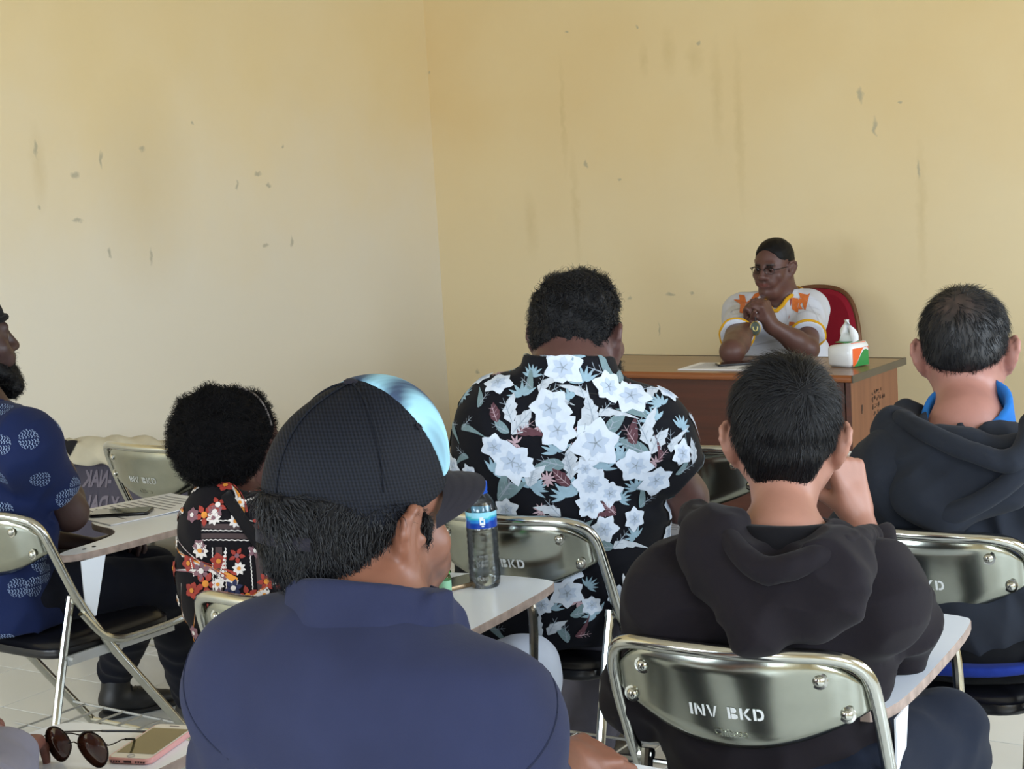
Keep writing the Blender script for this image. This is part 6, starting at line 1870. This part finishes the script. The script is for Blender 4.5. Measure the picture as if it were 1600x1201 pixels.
def tissue_pack():
    c = A((-2.385,5.770,0.750)); t = thing('tissue_pack', 'soft tissue pack in white, orange and green standing on the desk corner', 'tissues', (c[0], c[1], DT), -.28)
    hx, hy, hz = .056, .058, .042
    b = MB(); b.box((0, 0, hz), (hx, hy, hz), bev=.012)
    V = np.array(b.v)
    for i, v in enumerate(V): b.v[i] = (v[0], v[1], v[2] + .006 * math.sin(v[0] * 40) * (1 if v[2] > hz else 0))
    b.build('wrapper', mat('white_film', (222, 224, 226), .3, coat=.3), t, sharp=.9)
    bo = MB(); go = MB(); n = 14
    # wavy orange and green fields on the long side, right side and top
    for s_ in range(n):
        u0, u1 = -1 + 2 * s_ / n, -1 + 2 * (s_ + 1) / n
        def w1(u): return .45 + .40 * math.sin(u * 2.0 + .3)
        for mb, lo, hi in ((bo, w1, lambda u: .96), (go, lambda u: .03, w1)):
            q = [(hx + .0008, u0 * (hy - .012), lo(u0) * 2 * hz), (hx + .0008, u1 * (hy - .012), lo(u1) * 2 * hz), (hx + .0008, u1 * (hy - .012), hi(u1) * (2 * hz - .012)), (hx + .0008, u0 * (hy - .012), hi(u0) * (2 * hz - .012))]
            mb.add(q, [(0, 1, 2, 3)])
        def w2(u): return -.9 + .9 * (u + 1) / 2 + .18 * math.sin(u * 5)
        xs = lambda k: k * (hx - .012)
        if u1 <= 1:
            q = [(xs(u0), -hy - .0008, .012), (xs(u1), -hy - .0008, .012), (xs(u1), -hy - .0008, max(.013, hz + hz * w2(u1))), (xs(u0), -hy - .0008, max(.013, hz + hz * w2(u0)))]
    go.box((0, 0, 2 * hz + .0045), (hx * .62, hy * .5, .0012))
    bo.box((hx * .70, 0, 2 * hz + .0035), (hx * .14, hy * .7, .0012))
    bo.build('orange_print', mat('orange_film_print', (226, 96, 38), .35), t, smooth=False); go.build('green_print', mat('green_film_print', (34, 132, 62), .35), t, smooth=False)
    # the tissue pulled out
    b = MB(); n = 12; V = []
    for i in range(n + 1):
        u = i / n
        for j in range(7):
            a = (j / 6 - .5); w_ = .085 * (1 - u) ** .8 + .010
            V.append((a * w_ * 1.2 + .010 * math.sin(u * 5 + j * 2), .014 * math.cos(j * 1.8) * (1 - .5 * u) - .02 * u * a, 2 * hz + .002 + u * .085 + .010 * math.sin(j * 1.3) * (1 - u)))
    F = [(i * 7 + j, i * 7 + j + 1, (i + 1) * 7 + j + 1, (i + 1) * 7 + j) for i in range(n) for j in range(6)]
    o = add_mesh('tissue', V, F, mat('white_tissue', (236, 238, 242), .85), t); md = o.modifiers.new('thick', 'SOLIDIFY'); md.thickness = .002
tissue_pack()

def red_chair():
    x, y = -2.62, 7.0
    c = A((-3.111,7.000,0.733)); x = c[0]
    t = thing('upholstered_chair', 'red upholstered chair with a brown frame behind the desk', 'chair', (x, 6.86, 0), PI)
    M_red = cloth('crimson_upholstery', (132, 22, 40), .8); M_fr = mat('bronze_frame', (110, 72, 48), .4, .4)
    def outl(w_, h_, r): return [tuple(p) for p in smooth_path([(-w_ * .85, 0), (w_ * .85, 0), (w_, .08), (w_, h_ * .55), (w_ * .80, h_ * .88), (w_ * .42, h_), (-w_ * .42, h_), (-w_ * .80, h_ * .88), (-w_, h_ * .55), (-w_, .08)], 3, closed=True)]
    bk = MB(); o_ = outl(.215, .50, 0)
    bk.prism(o_, 0, .055, bev=.018, M=lambda a, b_, z: (a, -.20 - .10 * (b_ / .5) - z, .42 + b_)); bo = bk.build('backrest', M_red, t)
    ring = [np.array((a * 1.03, -.228 - .10 * (b_ / .5), .42 + .25 + (b_ - .25) * 1.03)) for a, b_ in o_]
    MB().tube(ring, .011, 8, closed=True).build('back_frame', M_fr, bo)
    MB().prism(outl(.22, .44, 0), .43, .50, bev=.02, M=lambda a, b_, z: (a, b_ - .22, z)).build('seat', M_red, t)
    for sx in (-1, 1):
        MB().tube([(sx * .19, .19, .43), (sx * .20, .21, .002)], .013, 10).build('leg', M_fr, t)
        MB().tube([(sx * .19, -.25, .66), (sx * .19, -.20, .45), (sx * .20, -.23, .002)], .013, 10).build('leg', M_fr, t)
red_chair()

# folded banner along the left wall
def banner():
    c0 = A((-4.900,4.046,0.239)); 
    y0, y1 = 4.56, 5.75
    t = thing('folded_banner', 'folded cloth banner with mirrored lettering standing on the floor near the left wall', 'banner', (-5.02, 4.9, 0))
    M_bk = cloth('mauve_grey_banner_back', (82, 78, 90), .8, var=.05); M_tp = cloth('cream_folded_cloth', (196, 188, 166), .85, var=.08); M_bl = cloth('black_banner_print', (24, 22, 28)); M_wt = mat('pale_banner_lettering', (122, 114, 126), .8)
    rg = noise3(9, 4)
    def surf(y, s_):
        # s_: 0 at the floor front, 1 at the top; a board-like fold leaning on the wall
        z = .50 * s_ + .018 * math.sin(y * 5.3) * s_; x = -4.90 - .16 * s_ + .012 * math.sin(y * 7 + s_ * 4)
        return x, z
    n, m_ = 60, 12
    V = []; F = []
    for side in (0, 1):
        for i in range(n + 1):
            y = y0 + (y1 - y0) * i / n
            for j in range(m_ + 1):
                x, z = surf(y, j / m_); V.append((x - (.02 if side else 0), y, z + .004))
    st = m_ + 1; of = (n + 1) * st
    for i in range(n):
        for j in range(m_):
            a = i * st + j; F.append((a, a + 1, a + st + 1, a + st)[::-1]); F.append((of + a, of + a + 1, of + a + st + 1, of + a + st))
    bd = [i * st for i in range(n + 1)] + [n * st + j for j in range(1, m_ + 1)] + [i * st + m_ for i in range(n - 1, -1, -1)] + list(range(m_ - 1, 0, -1))
    for a, c in zip(bd, bd[1:] + bd[:1]): F.append((a, c, of + c, of + a))
    bo = add_mesh('banner_cloth', V, F, M_bk, t)
    for txt, yc, s_, sz in (('-NAK', 4.765, .80, .082), ('Y DAL', 4.815, .62, .082)):
        v, f = text_mesh(txt, sz, .003)
        W_ = []
        for x, y, z in v:
            yy = yc - x; ss = s_ + y / .50           # read from behind: mirrored
            X_, Z_ = surf(yy, ss); W_.append((X_ + .003, yy, Z_ + .004))
        add_mesh('mirrored_lettering', W_, [q[::-1] for q in f], M_wt, bo, smooth=False)
    # the cream part folded over the top edge
    V = []; F = []; k = 14
    for i in range(n + 1):
        y = y0 + (y1 - y0) * i / n
        lowf = .055 + .025 * math.sin(y * 2.3 + .5)
        for j in range(k + 1):
            a = j / k
            th = a * PI * 1.0
            x = -5.06 + .085 * math.cos(th) + .008 * math.sin(y * 23 + j); z = .50 + .018 * math.sin(y * 5.3) + .065 * math.sin(th) - (1 - a) ** 2 * lowf * .9 + .006 * math.sin(y * 31 + j * 1.7)
            V.append((x + .012, y, z))
    for i in range(n):
        for j in range(k): a = i * (k + 1) + j; F.append((a, a + 1, a + k + 2, a + k + 1)[::-1])
    o = add_mesh('folded_edge', V, F, M_tp, t); md = o.modifiers.new('thick', 'SOLIDIFY'); md.thickness = .006
    bv = BVHTree.FromPolygons([tuple(v) for v in V], F)
    def onfold(p):
        l, nn, i, d = bv.find_nearest(Vector(p)); nn = np.array(nn); 
        if nn[2] < 0 and nn[0] < 0: nn = -nn
        return np.array(l) + nn * .006
    # black corner with a white round letter, and white marks along the fold
    b = MB(); pts = [onfold((-5.0, y, z)) for y in np.linspace(4.57, 4.69, 12) for z in (.46, .51, .58)]
    b.add(pts, [(i * 3 + j, i * 3 + j + 1, i * 3 + j + 4, i * 3 + j + 3) for i in range(11) for j in range(2)]); b.build('black_corner', M_bl, o)
    v, f = text_mesh('O', .085, .004)
    b = MB().add([onfold((-4.97, 4.635 - x * 1.1, .51 + y * .55)) + (.006, 0, .002) for x, y, z in v], f); b.build('white_letter', mat('white_banner_print', (214, 214, 224), .8), o)
    b = MB()
    for kx, (ya, yb) in enumerate(((5.0, 5.03), (5.045, 5.06), (5.075, 5.12), (5.135, 5.15))):
        q = [onfold((-4.96, ya, .485)), onfold((-4.96, yb, .485)), onfold((-4.97, yb + .03, .52)), onfold((-4.97, ya + .03, .52))]
        b.add(q, [(0, 1, 2, 3)])
    b.build('white_marks', mat('white_banner_print', (214, 214, 224), .8), o)
    for ob in t.children: ob.matrix_parent_inverse = Matrix.Translation(-t.location)
    c = (-4.842,4.396,0.000)
    t.location = (c[0], c[1], 0); t.rotation_euler = (0, 0, math.radians(-98)); t.scale = (1, 1, 1.07)
banner()

# black bag on the empty chair by the banner
def bag():
    p = on_chair(5, .10, .0, .485)
    t = thing('shoulder_bag', 'soft black bag resting on the empty chair beside the folded banner', 'bag', tuple(p), chairs[5].rotation_euler[2])
    M_bg = cloth('black_bag_fabric', (17, 17, 21), .6)
    pr = [rbox((0.05, .0, .105), (.125, .10, .10), .05), rbox((0.05, -.085, .08), (.085, .03, .055), .025, k=.02)]
    v, q = field_mesh(pr, .007, wrinkles(.006, 22, 3), .007); add_mesh('bag_body', v, q, M_bg, t)
    MB().tube(smooth_path([(-.04, .0, .19), (-.03, -.02, .25), (.06, -.03, .27), (.14, -.02, .25), (.15, 0, .19)], 3), .009, 8).build('bag_handle', M_bg, t)
    MB().tube(smooth_path([(-.06, -.05, .16), (.05, -.08, .19), (.16, -.05, .16)], 3), .0025, 6).build('zip', M_rubber, t)
bag()

# bearded man's tablet: papers and a phone
TZ = .6852
p = A((-3.329,3.110,0.690)); paper('paper_sheets', 'crumpled printed papers on the tablet of the bearded man', 'paper', p, .26, .33, -.25, TZ, curl=.010, curl_side=1, group=None, thick=.002)
p2 = A((-3.325,3.033,0.690)); phone('black phone on the printed papers of the bearded man', p2, -1.0, TZ + .0024, .078, .16)
p3 = A((-3.275,3.153,0.690)); paper('paper_sheet', 'single pale sheet at the far edge of the tablet of the bearded man', 'paper', p3, .10, .22, -.2, TZ + .0022 if False else TZ + .0225, lines=False) if False else None
# big man's tablet
p = A((-1.849,3.416,0.690)); paper('paper_sheets', 'white papers on the tablet beside the big man in the floral shirt', 'paper', p, .20, .28, .1, TZ, thick=.002)

def bottle():
    c = A((-1.944,2.740,0.690)); t = thing('water_bottle', 'clear plastic water bottle with a blue cap on the white tablet', 'bottle', (c[0], c[1], TZ))
    H_ = .205; R_ = .0325
    prof = [(.022, .002), (.028, .0), (.031, .006), (R_, .02)]
    for k in range(7): z = .028 + k * .0135; prof += [(R_, z), (R_ - .0012, z + .005), (R_, z + .010)]
    prof += [(R_, .125), (.0315, .127), (.0315, .158), (R_ - .001, .160), (R_ - .003, .168), (.025, .182), (.016, .194), (.0135, .198), (.0135, .205)]
    V = prof
    M_pet = bpy.data.materials.new('clear_plastic'); M_pet.use_nodes = True
    nt = M_pet.node_tree; nt.nodes.remove(nt.nodes['Principled BSDF'])
    tr = nt.nodes.new('ShaderNodeBsdfTransparent'); gl = nt.nodes.new('ShaderNodeBsdfGlossy'); lw_ = nt.nodes.new('ShaderNodeLayerWeight'); mxs = nt.nodes.new('ShaderNodeMixShader')
    tr.inputs[0].default_value = (.97, .985, 1, 1); gl.inputs['Roughness'].default_value = .10; lw_.inputs['Blend'].default_value = .32
    nt.links.new(lw_.outputs['Fresnel'], mxs.inputs[0]); nt.links.new(tr.outputs[0], mxs.inputs[1]); nt.links.new(gl.outputs[0], mxs.inputs[2]); nt.links.new(mxs.outputs[0], nt.nodes['Material Output'].inputs[0])
    MB().lathe(V, n=36).build('bottle_body', M_pet, t, sharp=1.2)
    wprof = [(.0001, .0025), (.020, .0028)] + [(r - .0012, z) for r, z in prof[3:] if z < .178] + [(.0255, .178), (.0001, .178)]
    MB().lathe(wprof, n=36).build('water', glass_mat('water', (250, 253, 255), .16, 1.33), t, sharp=1.2)
    # label: printed wrap in blues
    n = 48; V = []; F = []; fm = []; rows = 10
    for j in range(rows + 1):
        for k in range(n): a = 2 * PI * k / n; V.append((.0322 * math.cos(a), .0322 * math.sin(a), .126 + .033 * j / rows))
    cols = []
    for j in range(rows + 1):
        for k in range(n):
            a = 2 * PI * k / n; w_ = .5 + .5 * math.sin(a * 2 + .6); s_ = j / rows
            dark = np.array(lin(16, 60, 158)[:3]); mid = np.array(lin(40, 130, 205)[:3]); pale = np.array(lin(150, 215, 235)[:3]); teal = np.array(lin(60, 180, 190)[:3])
            cc = dark if s_ < .30 + .25 * w_ else (mid if s_ < .5 + .2 * w_ else (teal if s_ < .65 + .15 * w_ else pale))
            cols.append(cc)
    for j in range(rows):
        for k in range(n): F.append((j * n + k, j * n + (k + 1) % n, (j + 1) * n + (k + 1) % n, (j + 1) * n + k))
    lo = add_mesh('label', V, np.array(F), mat('blue_bottle_label', (40, 120, 200), .3, vcol='Col', var=.02), t, col=np.array(cols))
    b = MB()
    for a0 in (-2.35, -.9, 1.2):
        for k, (du, z0, z1) in enumerate(((-.12, .134, .150), (.0, .134, .139), (.0, .143, .150), (.13, .134, .146), (.02, .130, .1325))):
            w_ = .045 if k in (0, 3) else .08
            q = [(.0326 * math.cos(a0 + du + s * w_), .0326 * math.sin(a0 + du + s * w_), z) for s, z in ((-1, z0), (1, z0), (1, z1), (-1, z1))]
            b.add(q, [(0, 1, 2, 3)])
    b.build('label_print', M_white, lo, smooth=False)
    cp = MB(); pr_ = []
    cp.lathe([(.0155, .199), (.0158, .203), (.0158, .217), (.0148, .2195), (0, .220)], n=30)
    for k in range(30):
        a = 2 * PI * k / 30; cp.tube([(.0158 * math.cos(a), .0158 * math.sin(a), .203), (.0158 * math.cos(a), .0158 * math.sin(a), .217)], .0006, 4)
    cp.build('cap', mat('blue_plastic_cap', (28, 84, 190), .35), t)
    MB().lathe([(.0158, .1945), (.0165, .196), (.0165, .198), (.0156, .1985)], n=30).build('cap_ring', mat('blue_plastic_cap', (28, 84, 190), .35), t)
bottle()

def sanitizer():
    c = A((-1.976,2.645,0.690)); t = thing('sanitizer_bottle', 'small clear hand sanitizer bottle with a green cap on the white tablet', 'bottle', (c[0], c[1], TZ))
    MB().lathe([(.0115, 0), (.0125, .002), (.0125, .038), (.011, .043), (.007, .045), (0, .045)], n=24).build('bottle_body', glass_mat('pale_green_plastic', (200, 236, 206), .05, 1.25), t, sharp=1.2)
    MB().lathe([(.0085, .045), (.0112, .046), (.0105, .070), (.009, .073), (0, .0735)], n=24).build('cap', mat('bright_green_cap', (70, 190, 50), .4), t)
    MB().lathe([(.0128, .010), (.0128, .032)], n=24).build('label', mat('white_green_label', (150, 206, 170), .5), t)
sanitizer()
phone('dark phone lying behind the green sanitizer bottle on the white tablet', (-2.009,2.710,0.690), -.35, TZ, .07, .145, body=mat('champagne_phone_edge', (150, 126, 96), .35, .6))

# bottom-left tablet: pink phone and sunglasses
phone('smartphone in a pink case lying on the white tablet at the bottom left', (-1.863,1.722,0.690), .29, TZ, .074, .156, body=mat('pink_silicone_case', (216, 158, 156), .5), screen=mat('white_phone_glass', (214, 212, 210), .15, coat=.4))
ph = [o for o in C.objects if o.get('label', '').startswith('smartphone in a pink case')][0]
MB().prism(slab(.063, .112, .001), .0089, .0092).build('display', mat('dim_display_glass', (92, 84, 58), .12, coat=.3), ph, smooth=False)
MB().tube([(.0055 * math.cos(a), -.067 + .0055 * math.sin(a), .0092) for a in np.linspace(0, 2 * PI, 22)[:-1]], .0005, 5, closed=True).build('home_button', mat('grey_ring', (150, 148, 146), .3), ph)
b = MB()
b.box((0, -.0792, .0042), (.006, .0006, .0016))
for s_ in (-1, 1):
    for k in range(4): b.box((s_ * (.014 + .0045 * k), -.0792, .0042), (.0012, .0006, .0012))
b.build('port_holes', mat('dark_port', (60, 34, 34), .6), ph, smooth=False)
b = MB().box((0, .067, .0091), (.008, .0009, .0002)); b.build('earpiece', mat('dark_port', (60, 34, 34), .6), ph, smooth=False)

def sunglasses():
    c = A((-1.907,1.611,0.690)); t = thing('sunglasses', 'brown aviator sunglasses lying on the white tablet at the bottom left', 'sunglasses', (c[0], c[1], TZ), math.radians(5))
    M_wire = mat('dark_wire_frame', (40, 34, 32), .3, .7); M_tip = mat('black_temple_tip', (16, 16, 18), .4)
    ml = mat('brown_tinted_lens', (74, 42, 30), .08, coat=.5)
    tilt = math.radians(82)
    def W_(x, z, y=0):            # lens plane stands up, leaning back
        return np.array((x, y - math.cos(tilt) * z + .10 * x * x / .06 * .6, .001 + math.sin(tilt) * z))
    for q in (-1, 1):
        o_ = []
        for a in np.linspace(0, 2 * PI, 41)[:-1]:
            x = .027 * math.cos(a) ; z = .027 * math.sin(a)
            if math.sin(a) < 0: x *= (1 - .18 * abs(math.sin(a))); z *= 1.12; x += q * .004 * abs(math.sin(a))
            o_.append(W_(q * .034 + x, .031 + z))
        MB().tube(o_, .0011, 6, closed=True).build('lens_rim', M_wire, t)
        cc = np.mean(o_, 0) + (0, -.002, 0)
        b = MB().add([cc] + o_, [(0, k + 1, (k + 1) % 40 + 1) for k in range(40)]); lo = b.build('lens', ml, t); md = lo.modifiers.new('thick', 'SOLIDIFY'); md.thickness = .0015
        hinge = W_(q * .064, .038); tip = np.array((.030, .088, .016) if q > 0 else (-.012, .122, .012))
        pth = smooth_path([W_(q * .061, .040), hinge, hinge + (q * .002, .02, 0), hinge * .5 + tip * .5 + (0, 0, .004), tip, tip + ((-.016, .022, -.012) if q > 0 else (.016, .026, -.008))], 2)
        m = len(pth); MB().tube(pth[:m * 2 // 3], .0010, 6).build('temple', M_wire, t); MB().tube(pth[m * 2 // 3 - 1:], .0020, 6).build('temple_tip', M_tip, t)
    MB().tube([W_(-.012, .034), W_(0, .038), W_(.012, .034)], .0010, 6).build('bridge', M_wire, t)
    MB().tube([W_(-.020, .050), W_(0, .052), W_(.020, .050)], .0010, 6).build('bridge', M_wire, t)
sunglasses()
